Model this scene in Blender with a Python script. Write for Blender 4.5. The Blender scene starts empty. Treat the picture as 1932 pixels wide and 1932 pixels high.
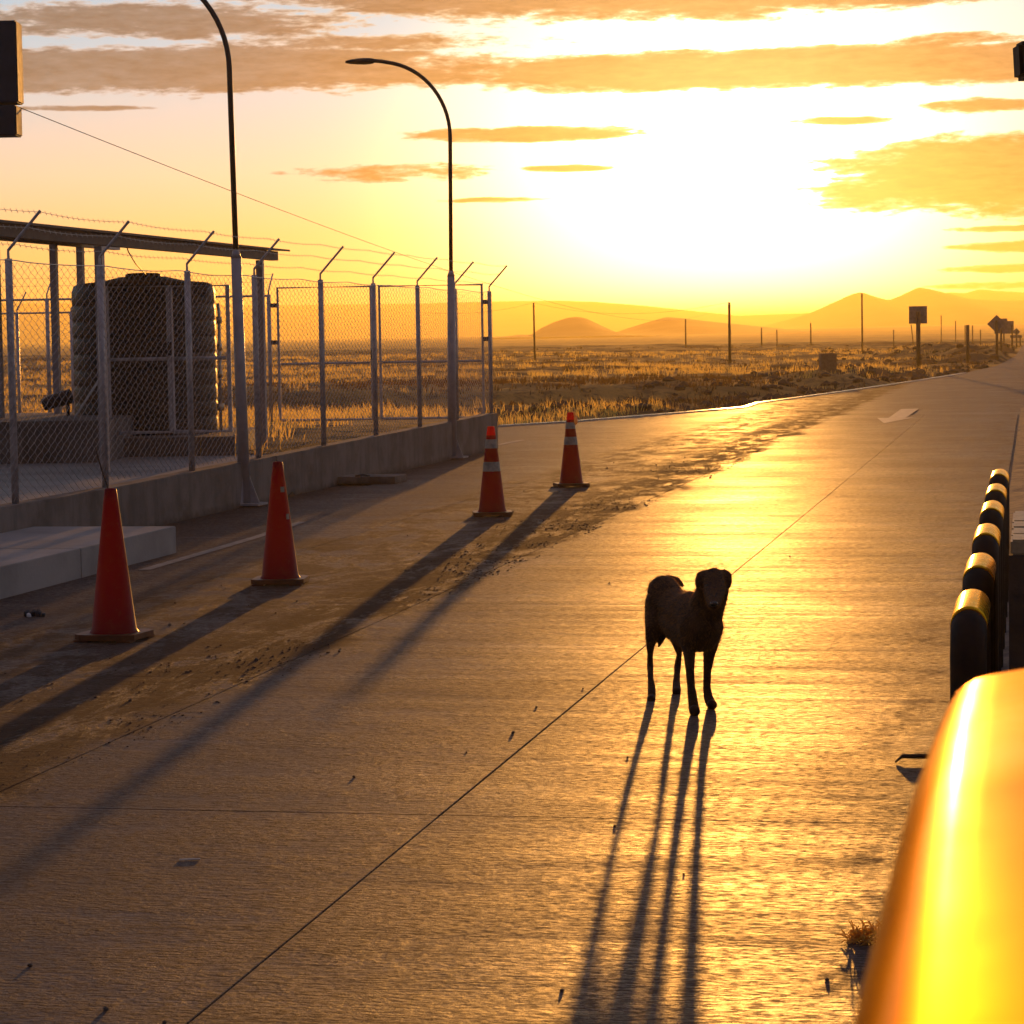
import bpy, bmesh, math, random
import numpy as np
from mathutils import Vector, Matrix, noise
random.seed(7); rng = np.random.default_rng(7)
sc = bpy.context.scene
COL = sc.collection

# ------------------------------------------------------------------ camera
F = 4960.0                       # focal length in units of a 1932 wide frame
H = 1.8                          # eye height
PITCH = math.atan(332/F); ROLL = 0.0166
fw = Vector((0, math.cos(PITCH), -math.sin(PITCH)))
r0 = Vector((1, 0, 0)); u0 = Vector((0, math.sin(PITCH), math.cos(PITCH)))
rt = (math.cos(ROLL)*r0 - math.sin(ROLL)*u0); up = (math.cos(ROLL)*u0 + math.sin(ROLL)*r0)
cam = bpy.data.cameras.new('camera'); camo = bpy.data.objects.new('camera', cam); COL.objects.link(camo)
camo.matrix_world = Matrix(((rt.x, up.x, -fw.x, 0), (rt.y, up.y, -fw.y, 0), (rt.z, up.z, -fw.z, H), (0, 0, 0, 1)))
cam.sensor_width = 36; cam.lens = 36*F/1932; cam.clip_start = 0.05; cam.clip_end = 60000
cam.dof.use_dof = True; cam.dof.focus_distance = 13.5; cam.dof.aperture_fstop = 20
sc.camera = camo

# ------------------------------------------------------------------ exposure
sc.view_settings.view_transform = 'Standard'; sc.view_settings.look = 'None'
sc.view_settings.gamma = 1; sc.view_settings.use_curve_mapping = False
EXPO = 0.2
sc.view_settings.exposure = EXPO
ES = 2.0**EXPO

def hy(x): return 650 - 0.0166*x
def ray(px, py):
    return fw + rt*((px-966)/F) - up*((py-966)/F)
def G(px, py, z=0.0):            # the point at height z seen at a place of the photograph
    d = ray(px, py); t = (z-H)/d.z
    return Vector((0, 0, H)) + d*t
def W(px, py, Y):                # the point at distance Y seen at a place of the photograph
    d = ray(px, py)
    return Vector((0, 0, H)) + d*(Y/d.y)

# ------------------------------------------------------------------ sun
SUN_AZ = math.atan((1395-966)/F); SUN_EL = math.radians(2.75)
sd = Vector((math.sin(SUN_AZ)*math.cos(SUN_EL), math.cos(SUN_AZ)*math.cos(SUN_EL), math.sin(SUN_EL)))
sl = bpy.data.lights.new('sun', 'SUN'); sl.energy = 3.8; sl.angle = math.radians(0.5); sl.color = (1.0, 0.42, 0.075)
so = bpy.data.objects.new('sun', sl); COL.objects.link(so)
so.rotation_euler = (-sd).to_track_quat('-Z', 'Y').to_euler(); so.location = (0, 0, 30)

# ------------------------------------------------------------------ world: sky, sun glow, clouds
class NB:
    """small node-expression builder"""
    def __init__(s, nt): s.nt = nt
    def n(s, t, **k):
        x = s.nt.nodes.new(t)
        for a, b in k.items(): setattr(x, a, b)
        return x
    def put(s, sock, v):
        if isinstance(v, bpy.types.NodeSocket): s.nt.links.new(v, sock)
        elif v is not None: sock.default_value = v
    def m(s, op, a, b=None, c=None, clamp=False):
        x = s.n('ShaderNodeMath', operation=op, use_clamp=clamp)
        s.put(x.inputs[0], a); s.put(x.inputs[1], b)
        if c is not None: s.put(x.inputs[2], c)
        return x.outputs[0]
    def ss(s, v, lo, hi, a=0.0, b=1.0):
        x = s.n('ShaderNodeMapRange', interpolation_type='SMOOTHSTEP')
        s.put(x.inputs[0], v); s.put(x.inputs[1], lo); s.put(x.inputs[2], hi); s.put(x.inputs[3], a); s.put(x.inputs[4], b)
        return x.outputs[0]
    def lin(s, v, lo, hi, a=0.0, b=1.0):
        x = s.n('ShaderNodeMapRange'); s.put(x.inputs[0], v)
        for i, q in zip((1, 2, 3, 4), (lo, hi, a, b)): s.put(x.inputs[i], q)
        return x.outputs[0]
    def mix(s, f, a, b, blend='MIX'):
        x = s.n('ShaderNodeMix', data_type='RGBA', blend_type=blend)
        s.put(x.inputs[0], f)
        for q, v in ((6, a), (7, b)):
            if isinstance(v, tuple): v = (*v[:3], 1)
            s.put(x.inputs[q], v)
        return x.outputs[2]
    def xyz(s, a, b, c=0.0):
        x = s.n('ShaderNodeCombineXYZ'); s.put(x.inputs[0], a); s.put(x.inputs[1], b); s.put(x.inputs[2], c)
        return x.outputs[0]
    def noise(s, vec, scale=1.0, detail=4.0, rough=0.5, dist=0.0, out=0):
        x = s.n('ShaderNodeTexNoise'); s.put(x.inputs['Vector'], vec)
        x.inputs['Scale'].default_value = scale; x.inputs['Detail'].default_value = detail
        x.inputs['Roughness'].default_value = rough; x.inputs['Distortion'].default_value = dist
        return x.outputs[out]
    def ramp(s, v, stops):
        x = s.n('ShaderNodeValToRGB'); s.put(x.inputs[0], v); e = x.color_ramp.elements
        while len(e) > 1: e.remove(e[-1])
        e[0].position = stops[0][0]; e[0].color = (*stops[0][1], 1)
        for p, c in stops[1:]:
            k = e.new(p); k.color = (*c, 1)
        return x.outputs[0]
def L(r, g, b):                  # display 0..255 to linear scene light at this exposure
    f = lambda v: ((v/255+0.055)/1.055)**2.4 if v > 10 else v/255/12.92
    return (f(r)/ES, f(g)/ES, f(b)/ES)

wd = bpy.data.worlds.new('World'); sc.world = wd; wd.use_nodes = True
nt = wd.node_tree; nt.nodes.clear(); w = NB(nt)
tc = w.n('ShaderNodeTexCoord'); sp = w.n('ShaderNodeSeparateXYZ'); nt.links.new(tc.outputs['Generated'], sp.inputs[0])
dx, dy, dz = sp.outputs
az = w.m('ARCTAN2', dx, dy)
el = w.m('ARCSINE', dz)
Xp = w.m('ADD', w.m('MULTIPLY', az, F), 966.0)      # azimuth in the photograph's scale
Yp = w.m('MULTIPLY', el, F)                         # elevation in the same scale, 0 at the horizon
sky = w.n('ShaderNodeTexSky', sky_type='NISHITA'); sky.sun_disc = False
sky.sun_elevation = SUN_EL; sky.sun_rotation = SUN_AZ; sky.altitude = 3800; sky.air_density = 1.0; sky.dust_density = 0.3
cvec = w.xyz(w.m('MULTIPLY', Xp, 1/330), w.m('MULTIPLY', Yp, 1/62), 0.0)
n1 = w.noise(cvec, 1.0, 6.0, 0.60, 0.3)
n3 = w.noise(w.xyz(w.m('MULTIPLY', Xp, 1/38), w.m('MULTIPLY', Yp, 1/9), 8.1), 1.0, 3.0, 0.6, 0.2)
n2 = w.noise(w.xyz(w.m('MULTIPLY', Xp, 1/120), w.m('MULTIPLY', Yp, 1/22), 3.7), 1.0, 5.0, 0.62, 0.4)
nn = w.m('ADD', w.m('MULTIPLY', w.m('SUBTRACT', n1, 0.5), 2.3), w.m('ADD', w.m('MULTIPLY', w.m('SUBTRACT', n2, 0.5), 1.7), w.m('MULTIPLY', w.m('SUBTRACT', n3, 0.5), 1.1)))
def LS(r, g, b):                 # a clear-sky colour less what the Sky Texture adds
    c = L(r, g, b); return tuple(max(q-k/ES, 0.02) for q, k in zip(c, (.20, .25, .25)))
base = w.ramp(w.lin(Yp, 0, 1400), [(0.0, LS(244, 172, 100)), (0.06, LS(244, 180, 118)), (0.14, LS(244, 196, 156)), (0.22, LS(234, 212, 196)),
        (0.32, LS(200, 214, 222)), (0.42, LS(170, 212, 232)), (0.60, LS(180, 202, 218)), (1.0, LS(140, 158, 180))])
# glow of the low sun
gx = w.m('SUBTRACT', Xp, 1395.0); gy = w.m('SUBTRACT', Yp, 200.0)
r2 = w.m('ADD', w.m('MULTIPLY', gx, gx), w.m('MULTIPLY', w.m('MULTIPLY', gy, gy), 1.25))
rr = w.m('SQRT', r2)
g1 = w.m('EXPONENT', w.m('MULTIPLY', w.m('POWER', w.m('DIVIDE', rr, 415.0), 2.3), -1.0))
g2 = w.m('EXPONENT', w.m('MULTIPLY', w.m('DIVIDE', rr, 330.0), -1.0))
g3 = w.m('EXPONENT', w.m('MULTIPLY', w.m('DIVIDE', rr, 1500.0), -1.0))
# clouds: x, y-up, half width, half height, softness
clouds = [(1230, 668, 1000, 92, 2.0), (330, 592, 460, 40, 1.05), (700, 545, 360, 22, .6), (400, 502, 680, 52, 1.5), (1560, 488, 800, 43, 1.7), (1000, 376, 250, 15, 1.0),
          (1590, 388, 105, 9, 1.1), (1080, 312, 105, 7, 1.0), (930, 255, 110, 6, 1.0), (1985, 278, 500, 84, 1.7), (1840, 408, 130, 13, .9),
          (180, 432, 150, 6, .9), (1830, 530, 140, 12, .8), (760, 310, 200, 16, .45), (1930, 150, 150, 12, .9), (1930, 110, 170, 8, .9), (1900, 78, 150, 7, .8), (1915,182,170,7,.9)]
cl = None
for (cx, cy, a, b, k) in clouds:
    ex = w.m('DIVIDE', w.m('SUBTRACT', Xp, float(cx)), float(a)); ey = w.m('DIVIDE', w.m('SUBTRACT', Yp, float(cy)), float(b))
    q = w.m('ADD', w.m('MULTIPLY', ex, ex), w.m('MULTIPLY', ey, ey))
    v = w.m('MULTIPLY', w.m('SUBTRACT', 1.0, w.m('MINIMUM', q, 4.0)), float(k))
    cl = v if cl is None else w.m('MAXIMUM', cl, v)
# the same layer of cloud goes on above and to the sides of the picture
ov = w.m('ADD', w.ss(Yp, 690, 840, -4.0, 0.15), 0.0)
sideq = w.m('MULTIPLY', w.ss(w.m('ABSOLUTE', w.m('SUBTRACT', Xp, 966.0)), 1050, 1300), w.ss(Yp, 60, 330))
sv = w.lin(sideq, 0, 1, -4.0, -0.05)
cl = w.m('MAXIMUM', cl, w.m('MAXIMUM', ov, sv))
dens = w.ss(w.m('ADD', cl, w.m('MULTIPLY', nn, 1.05)), 0.02, 0.36)
edge = w.ss(w.m('ADD', cl, w.m('MULTIPLY', nn, 0.95)), 0.06, 0.75)
far_sun = w.ss(rr, 250, 1150)
ccol = w.mix(far_sun, L(214, 142, 52), L(108, 120, 122))
ccol = w.mix(w.ss(Yp, 200, 620, 0.0, 0.45), ccol, w.mix(far_sun, L(168, 136, 104), L(100, 112, 118)))
rim = w.mix(far_sun, L(255, 232, 170), L(200, 204, 204))
ccol = w.mix(edge, rim, ccol)
def scale_col(c, f):
    x = w.n('ShaderNodeVectorMath', operation='SCALE'); w.put(x.inputs[0], c); w.put(x.inputs[3], f); return x.outputs[0]
def addc(a, b):
    x = w.n('ShaderNodeVectorMath', operation='ADD'); w.put(x.inputs[0], a); w.put(x.inputs[1], b); return x.outputs[0]
clear = addc(base, scale_col(sky.outputs[0], 0.05))
ccol = scale_col(ccol, w.lin(w.m('ADD', w.m('MULTIPLY', n2, .6), w.m('MULTIPLY', n3, .4)), 0.3, 0.7, 1.45, 0.62))
skyc = w.mix(dens, clear, ccol)
def scale_col(c, f):
    x = w.n('ShaderNodeVectorMath', operation='SCALE'); w.put(x.inputs[0], c); w.put(x.inputs[3], f); return x.outputs[0]
def addc(a, b):
    x = w.n('ShaderNodeVectorMath', operation='ADD'); w.put(x.inputs[0], a); w.put(x.inputs[1], b); return x.outputs[0]
thin = w.m('SUBTRACT', 1.0, w.m('MULTIPLY', dens, 0.96))
glow = addc(scale_col((1.0, 0.74, 0.28), w.m('MULTIPLY', w.m('MULTIPLY', g1, w.m('SUBTRACT', 1.0, w.m('MULTIPLY', dens, 0.90))), 8.0/ES)),
       scale_col((1.0, 0.72, 0.34), w.m('MULTIPLY', w.m('MULTIPLY', g2, thin), 0.55/ES)))
tot = addc(skyc, glow)
# below the horizon: plain haze colour
low = w.ss(Yp, -60, -2)
tot = w.mix(low, L(150, 110, 70), tot)
# the side of the sky away from the sun is a dim dusk blue
back = w.ss(w.m('ABSOLUTE', az), 0.45, 2.2)
tot = w.mix(back, tot, L(84, 90, 106))
hi = w.ss(el, 0.25, 1.0)
tot = w.mix(hi, tot, L(108, 102, 122))
bg1 = w.n('ShaderNodeBackground'); w.put(bg1.inputs[0], tot); bg1.inputs[1].default_value = 1.0
wo = w.n('ShaderNodeOutputWorld'); nt.links.new(bg1.outputs[0], wo.inputs[0])
wd.cycles.sampling_method = 'MANUAL'; wd.cycles.sample_map_resolution = 2048

# ------------------------------------------------------------------ helpers
def tag(o, label=None, cat=None, group=None, kind=None):
    if label: o['label'] = label
    if cat: o['category'] = cat
    if group: o['group'] = group
    if kind: o['kind'] = kind
    return o
def wloc(o):
    v = Vector((0, 0, 0))
    while o: v += o.location; o = o.parent
    return v
def empty(name, loc=(0, 0, 0), label=None, cat=None, group=None, kind=None):
    o = bpy.data.objects.new(name, None); o.empty_display_size = 0.1; COL.objects.link(o); o.location = loc
    return tag(o, label, cat, group, kind)
class MB:
    def __init__(s): s.v = []; s.f = []; s.sm = []
    def add(s, vs, fs, smooth=False):
        k = len(s.v); s.v += [tuple(q) for q in vs]; s.f += [tuple(i+k for i in f) for f in fs]; s.sm += [smooth]*len(fs); return s
    def box(s, c, size, rz=0.0, taper=1.0):
        c = Vector(c); hx, hy_, hz = (q/2 for q in size); R = Matrix.Rotation(rz, 3, 'Z'); vs = []
        for z, t in ((-hz, 1.0), (hz, taper)):
            for x, y in ((-hx, -hy_), (hx, -hy_), (hx, hy_), (-hx, hy_)): vs.append(c + R @ Vector((x*t, y*t, z)))
        return s.add(vs, [(3, 2, 1, 0), (4, 5, 6, 7), (0, 1, 5, 4), (1, 2, 6, 5), (2, 3, 7, 6), (3, 0, 4, 7)])
    def hexa(s, b, t):           # four bottom points, four top points
        return s.add(list(b)+list(t), [(3, 2, 1, 0), (4, 5, 6, 7), (0, 1, 5, 4), (1, 2, 6, 5), (2, 3, 7, 6), (3, 0, 4, 7)])
    def tube(s, pts, r, n=8, smooth=True, caps=True):
        pts = [Vector(p) for p in pts]; rs = r if isinstance(r, (list, tuple)) else [r]*len(pts)
        vs = []; ref = None
        for i, p in enumerate(pts):
            d = (pts[min(i+1, len(pts)-1)] - pts[max(i-1, 0)]).normalized()
            if ref is None: ref = Vector((0, 0, 1)) if abs(d.z) < 0.9 else Vector((1, 0, 0))
            a = d.cross(ref)
            if a.length < 1e-4: a = d.cross(Vector((1, 0, 0)))
            a.normalize(); b = a.cross(d); ref = b.copy() if abs(d.dot(b)) < .99 else ref
            ref = b
            for k in range(n):
                th = 2*math.pi*(k+0.5)/n; vs.append(p + (a*math.cos(th) + b*math.sin(th))*rs[i])
        fs = []
        for i in range(len(pts)-1):
            for k in range(n): fs.append((i*n+k, i*n+(k+1) % n, (i+1)*n+(k+1) % n, (i+1)*n+k))
        if caps:
            s.add(vs, fs, smooth); s.add([], []); k0 = len(s.v)-len(vs)
            s.f += [tuple(k0+k for k in range(n))[::-1], tuple(k0+(len(pts)-1)*n+k for k in range(n))]; s.sm += [False, False]
            return s
        return s.add(vs, fs, smooth)
    def lathe(s, prof, n=32, c=(0, 0, 0), smooth=True, top=True, bot=True):
        vs = []; fs = []
        for r, z in prof:
            for k in range(n):
                th = 2*math.pi*k/n; vs.append((c[0]+r*math.cos(th), c[1]+r*math.sin(th), c[2]+z))
        for i in range(len(prof)-1):
            for k in range(n): fs.append((i*n+k, i*n+(k+1) % n, (i+1)*n+(k+1) % n, (i+1)*n+k))
        s.add(vs, fs, smooth); k0 = len(s.v)-len(vs)
        if bot: s.f.append(tuple(k0+k for k in range(n))[::-1]); s.sm.append(False)
        if top: s.f.append(tuple(k0+(len(prof)-1)*n+k for k in range(n))); s.sm.append(False)
        return s
    def prism(s, poly, z0, z1):
        n = len(poly); vs = [(p[0], p[1], z0) for p in poly] + [(p[0], p[1], z1) for p in poly]
        fs = [tuple(range(n))[::-1], tuple(range(n, 2*n))] + [(i, (i+1) % n, n+(i+1) % n, n+i) for i in range(n)]
        return s.add(vs, fs)
    def build(s, name, mat, parent=None, local=False, bevel=0.0):
        me = bpy.data.meshes.new(name)
        off = wloc(parent) if (parent and not local) else Vector((0, 0, 0))
        me.from_pydata([tuple(Vector(v)-off) for v in s.v], [], s.f)
        me.polygons.foreach_set('use_smooth', s.sm); me.update()
        if mat: me.materials.append(mat)
        o = bpy.data.objects.new(name, me); COL.objects.link(o)
        if parent: o.parent = parent
        if bevel:
            bm = bmesh.new(); bm.from_mesh(me)
            bmesh.ops.bevel(bm, geom=bm.edges[:], offset=bevel, segments=2, affect='EDGES', clamp_overlap=True)
            bm.to_mesh(me); bm.free()
        return o
def copy_tree(o, parent=None):
    c = o.copy(); COL.objects.link(c)
    if parent: c.parent = parent
    for ch in list(o.children): copy_tree(ch, c)
    return c

def mat(name, color, rough=0.7, metal=0.0, tint=None, nscale=None, namt=0.25, bump=0.0, bscale=40.0, spec=0.5, coat=0.0, color2=None):
    m = bpy.data.materials.new(name); m.use_nodes = True; b = NB(m.node_tree); p = m.node_tree.nodes['Principled BSDF']
    t = b.n('ShaderNodeTexCoord'); v = t.outputs['Object']
    c2 = color2 or tuple(q*(1-namt) for q in color)
    nz = b.noise(v, nscale or 6.0, 6.0, 0.6)
    b.put(p.inputs['Base Color'], b.mix(b.ss(nz, 0.38, 0.66), color, c2))
    b.put(p.inputs['Roughness'], b.lin(b.noise(v, (nscale or 6.0)*3, 3.0), 0.2, 0.8, max(rough-.08, .02), min(rough+.08, 1)))
    p.inputs['Metallic'].default_value = metal; p.inputs['Specular IOR Level'].default_value = spec
    if tint: p.inputs['Specular Tint'].default_value = (*tint, 1)
    if coat: p.inputs['Coat Weight'].default_value = coat; p.inputs['Coat Roughness'].default_value = 0.12
    if bump:
        bn = b.n('ShaderNodeBump'); bn.inputs['Strength'].default_value = 1.0; bn.inputs['Distance'].default_value = bump
        b.put(bn.inputs['Height'], b.noise(v, bscale, 5.0, 0.6)); m.node_tree.links.new(bn.outputs[0], p.inputs['Normal'])
    return m

# ------------------------------------------------------------------ materials
def concrete_road():
    m = bpy.data.materials.new('brushed concrete'); m.use_nodes = True; b = NB(m.node_tree); p = m.node_tree.nodes['Principled BSDF']
    t = b.n('ShaderNodeTexCoord'); s = b.n('ShaderNodeSeparateXYZ'); m.node_tree.links.new(t.outputs['Object'], s.inputs[0])
    x, y, z = s.outputs; v = t.outputs['Object']
    big = b.noise(v, 0.55, 4.0, 0.55); mid = b.noise(v, 3.0, 6.0, 0.65)
    base = b.mix(b.ss(big, 0.35, 0.68), (0.130, 0.089, 0.082), (0.180, 0.130, 0.120))
    base = b.mix(b.ss(mid, 0.42, 0.62, 0.0, 0.6), base, (0.105, 0.072, 0.062))
    base = b.mix(b.ss(b.noise(v, 0.9, 6.0, 0.66, 0.5), 0.44, 0.62, 0.0, 0.62), base, (0.070, 0.048, 0.050))
    base = b.mix(b.ss(b.noise(b.xyz(b.m('MULTIPLY', x, 2.6), b.m('MULTIPLY', y, .16), 5.0), 1.0, 4.0, .6), 0.46, 0.62, 0.0, 0.42), base, (0.075, 0.055, 0.050))
    # cross tining: fine brush strokes from kerb to kerb
    st = b.noise(b.xyz(b.m('MULTIPLY', x, 1.6), b.m('MULTIPLY', y, 34.0)), 1.0, 5.0, 0.66)
    st2 = b.noise(b.xyz(b.m('MULTIPLY', x, 0.45), b.m('MULTIPLY', y, 7.0), 4.0), 1.0, 4.0, 0.6)
    grit = b.noise(b.xyz(b.m('MULTIPLY', x, 20.0), b.m('MULTIPLY', y, 58.0)), 1.0, 4.0, 0.68)
    base = b.mix(b.ss(st2, 0.42, 0.62, 0.0, 0.62), base, (0.13, 0.10, 0.08))
    base = b.mix(b.ss(grit, 0.45, 0.58, 0.0, 0.85), base, (0.050, 0.035, 0.027))  # dark specks put the shading of the rough grit into the colour
    base = b.mix(b.ss(st, 0.45, 0.62, 0.0, 0.6), base, (0.07, 0.048, 0.04))
    base = b.mix(b.ss(b.noise(v, 48.0, 3.0, .7), .47, .62, 0, .65), base, (.045, .031, .030))
    # the lane with tracked mud
    inl = b.m('MULTIPLY', b.ss(x, -6.6, -6.0), b.ss(b.m('ADD', x, b.m('MULTIPLY', mid, 0.9)), -3.5, -3.9))
    mud = b.m('MULTIPLY', b.ss(b.noise(b.xyz(b.m('MULTIPLY', x, 2.3), b.m('MULTIPLY', y, 1.1), 9.0), 1.0, 9.0, 0.8, 0.6), 0.47, 0.56), inl)
    strip = b.m('MULTIPLY', b.ss(b.m('ADD', x, b.m('MULTIPLY', mid, 1.2)), -4.7, -4.0), b.ss(b.m('ADD', x, b.m('MULTIPLY', big, .9)), -3.5, -3.75))
    mud2 = b.m('MULTIPLY', b.ss(b.noise(b.xyz(b.m('MULTIPLY', x, 3.0), b.m('MULTIPLY', y, 0.9), 2.0), 1.0, 9.0, 0.82, 0.4), 0.44, 0.53), strip)
    allmud = b.m('MAXIMUM', b.m('MULTIPLY', mud, 0.65), mud2)
    base = b.mix(b.m('MULTIPLY', allmud, 0.9), base, (0.06, 0.034, 0.022))
    for (a0_, b0_, a1_, b1_, wob) in ((-1.7, 6, -.9, 30, .5), (-3.6, 9, -2.5, 15.5, .35), (-5.8, 16, -4.6, 24, .6)):
        # hairline cracks that wander over the slabs
        yy_ = b.lin(y, b0_, b1_, a0_, a1_)
        wv = b.m('ADD', b.m('MULTIPLY', b.m('SUBTRACT', b.noise(b.xyz(0.0, y, a0_), 1.4, 5.0, .65), .5), wob), yy_)
        dc = b.m('ABSOLUTE', b.m('SUBTRACT', x, wv))
        lim = b.m('MULTIPLY', b.ss(y, b0_, b0_+.3), b.ss(y, b1_, b1_-1.0))
        base = b.mix(b.m('MULTIPLY', b.m('MULTIPLY', b.ss(dc, .006, .002), lim), 0.8), base, (0.03, 0.02, 0.016))
    # tyre rubber on the driving lane, old oil spots beside the kerb
    oil = b.m('MULTIPLY', b.ss(b.noise(b.xyz(b.m('MULTIPLY', x, 4.0), b.m('MULTIPLY', y, 2.0), 7.0), 1.0, 6.0, 0.7), 0.50, 0.62), b.ss(x, -0.95, -0.45))
    base = b.mix(b.m('MULTIPLY', oil, 0.7), base, (0.075, 0.04, 0.035))
    sp_ = b.ss(b.noise(v, 24.0, 2.0, 0.5), 0.74, 0.78)
    base = b.mix(b.m('MULTIPLY', sp_, 0.7), base, (0.07, 0.05, 0.04))
    b.put(p.inputs['Base Color'], base)
    rg = b.lin(st2, 0.3, 0.7, 0.42, 0.58)
    rg = b.m('ADD', rg, b.m('MULTIPLY', oil, 0.15))
    rg = b.m('ADD', rg, b.m('MULTIPLY', allmud, 0.38)); rg = b.m('ADD', rg, b.ss(grit, 0.45, 0.58, 0.0, 0.20)); rg = b.m('ADD', rg, b.lin(big, 0.3, 0.7, 0.05, -0.05))
    b.put(p.inputs['Roughness'], rg); p.inputs['Specular IOR Level'].default_value = 0.14; p.inputs['Specular Tint'].default_value = (1, .80, .52, 1)
    hgt = b.m('ADD', b.m('MULTIPLY', st, 0.006), b.m('ADD', b.m('MULTIPLY', b.m('MULTIPLY', grit, b.ss(b.noise(v, 1.7, 5.0, .65),   .38, .60, .25, 1.7)), 0.010), b.m('MULTIPLY', b.noise(b.xyz(b.m('MULTIPLY', x, 9.0), b.m('MULTIPLY', y, 60.0), 1.0), 1.0, 3.0, 0.6), 0.0035)))
    hgt = b.m('ADD', hgt, b.m('MULTIPLY', st2, 0.004)); fine_ = b.noise(v, 75.0, 3.0, .7); hgt = b.m('ADD', hgt, b.m('MULTIPLY', fine_, .0030)); hgt = b.m('ADD', hgt, b.m('MULTIPLY', allmud, 0.007))
    bn = b.n('ShaderNodeBump'); bn.inputs['Strength'].default_value = 1.0; bn.inputs['Distance'].default_value = 1.0
    b.put(bn.inputs['Height'], hgt); m.node_tree.links.new(bn.outputs[0], p.inputs['Normal'])
    return m
M_ROAD = concrete_road()
M_JOINT = mat('joint grit', (0.06, 0.045, 0.035), 0.95)
M_CONC = mat('cast concrete', (0.24, 0.20, 0.175), 0.85, nscale=2.0, namt=0.3, bump=0.004, bscale=45)
def stained(name, base):
    m = mat(name, base, 0.85, nscale=2.0, namt=0.3, bump=0.004, bscale=45); b = NB(m.node_tree); p = m.node_tree.nodes['Principled BSDF']
    t = b.n('ShaderNodeTexCoord'); s = b.n('ShaderNodeSeparateXYZ'); m.node_tree.links.new(t.outputs['Object'], s.inputs[0]); x, y, z = s.outputs
    old = p.inputs['Base Color'].links[0].from_socket
    run = b.noise(b.xyz(b.m('MULTIPLY', x, 5.0), b.m('MULTIPLY', y, 5.0), b.m('MULTIPLY', z, .7)), 1.0, 6.0, 0.7)
    blot = b.noise(t.outputs['Object'], 1.3, 7.0, 0.72)
    c = b.mix(b.ss(run, 0.46, 0.68, 0, .65), old, tuple(q*.45 for q in base))
    c = b.mix(b.ss(blot, 0.50, 0.66, 0, .5), c, (.11, .075, .05))
    splash = b.m('ADD', z, b.m('MULTIPLY', b.noise(t.outputs['Object'], 9.0, 4.0, .6), .16))
    c = b.mix(b.ss(splash, 0.16, 0.05, 0, .75), c, (.07, .045, .03))
    b.put(p.inputs['Base Color'], c); return m
M_CONC = stained('cast concrete', (0.25, 0.21, 0.185))
M_FLOOR = mat('floated concrete', (0.40, 0.38, 0.36), 0.7, nscale=1.2, namt=0.3, bump=0.003, bscale=30)
M_GALV = mat('galvanised steel', (0.60, 0.55, 0.54), 0.42, metal=0.25, nscale=14, namt=0.35)
M_WIRE = mat('fence wire', (0.66, 0.64, 0.62), 0.33, metal=0.7, nscale=20, namt=0.3)
M_PAINTG = mat('grey paint', (0.44, 0.41, 0.42), 0.42, nscale=8, namt=0.2, metal=0.0)
M_DARK = mat('dark steel', (0.035, 0.035, 0.04), 0.5, nscale=10)
M_BROWN = mat('roof steel', (0.16, 0.10, 0.075), 0.6, nscale=6)
M_TANK = mat('black polyethylene', (0.014, 0.010, 0.008), 0.46, spec=.4, nscale=4)
M_YEL = mat('yellow reflective paint', (1.0, 0.52, 0.02), 0.27, nscale=5, namt=0.25, metal=.9, tint=(1, .8, .3))
M_YELB = mat('yellow pearl paint', (0.50, 0.235, 0.002), 0.36, metal=1.0, tint=(.9, .50, .08), nscale=3, namt=0.10, coat=.16)
M_BLK = mat('black paint', (0.020, 0.011, 0.007), 0.7, nscale=10, spec=.2)
M_WOOD = mat('weathered wood', (0.12, 0.08, 0.055), 0.85, nscale=8)
M_SIGNB = mat('sign back aluminium', (0.30, 0.27, 0.26), 0.6, metal=0.3, nscale=6)
M_STONE = mat('rough stone', (0.20, 0.16, 0.125), 0.9, nscale=12, bump=0.004, bscale=30)
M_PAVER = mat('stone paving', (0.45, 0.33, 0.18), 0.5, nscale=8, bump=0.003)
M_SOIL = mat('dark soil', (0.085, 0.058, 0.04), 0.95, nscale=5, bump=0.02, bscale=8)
M_WHITE = mat('white paint', (0.62, 0.60, 0.56), 0.6, nscale=18, namt=0.45)
M_KERB = mat('painted kerb', (0.72, 0.66, 0.58), 0.28, nscale=6, namt=0.3)
M_FADED = mat('faded white paint', (0.30, 0.26, 0.23), 0.6, nscale=7, namt=0.45)
M_PLASTW = mat('white litter', (0.75, 0.73, 0.70), 0.5)
M_STRAW = mat('dry straw', (0.50, 0.33, 0.13), 0.7, nscale=30)
M_CABLE = mat('cable sheath', (0.04, 0.035, 0.03), 0.6)
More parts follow.
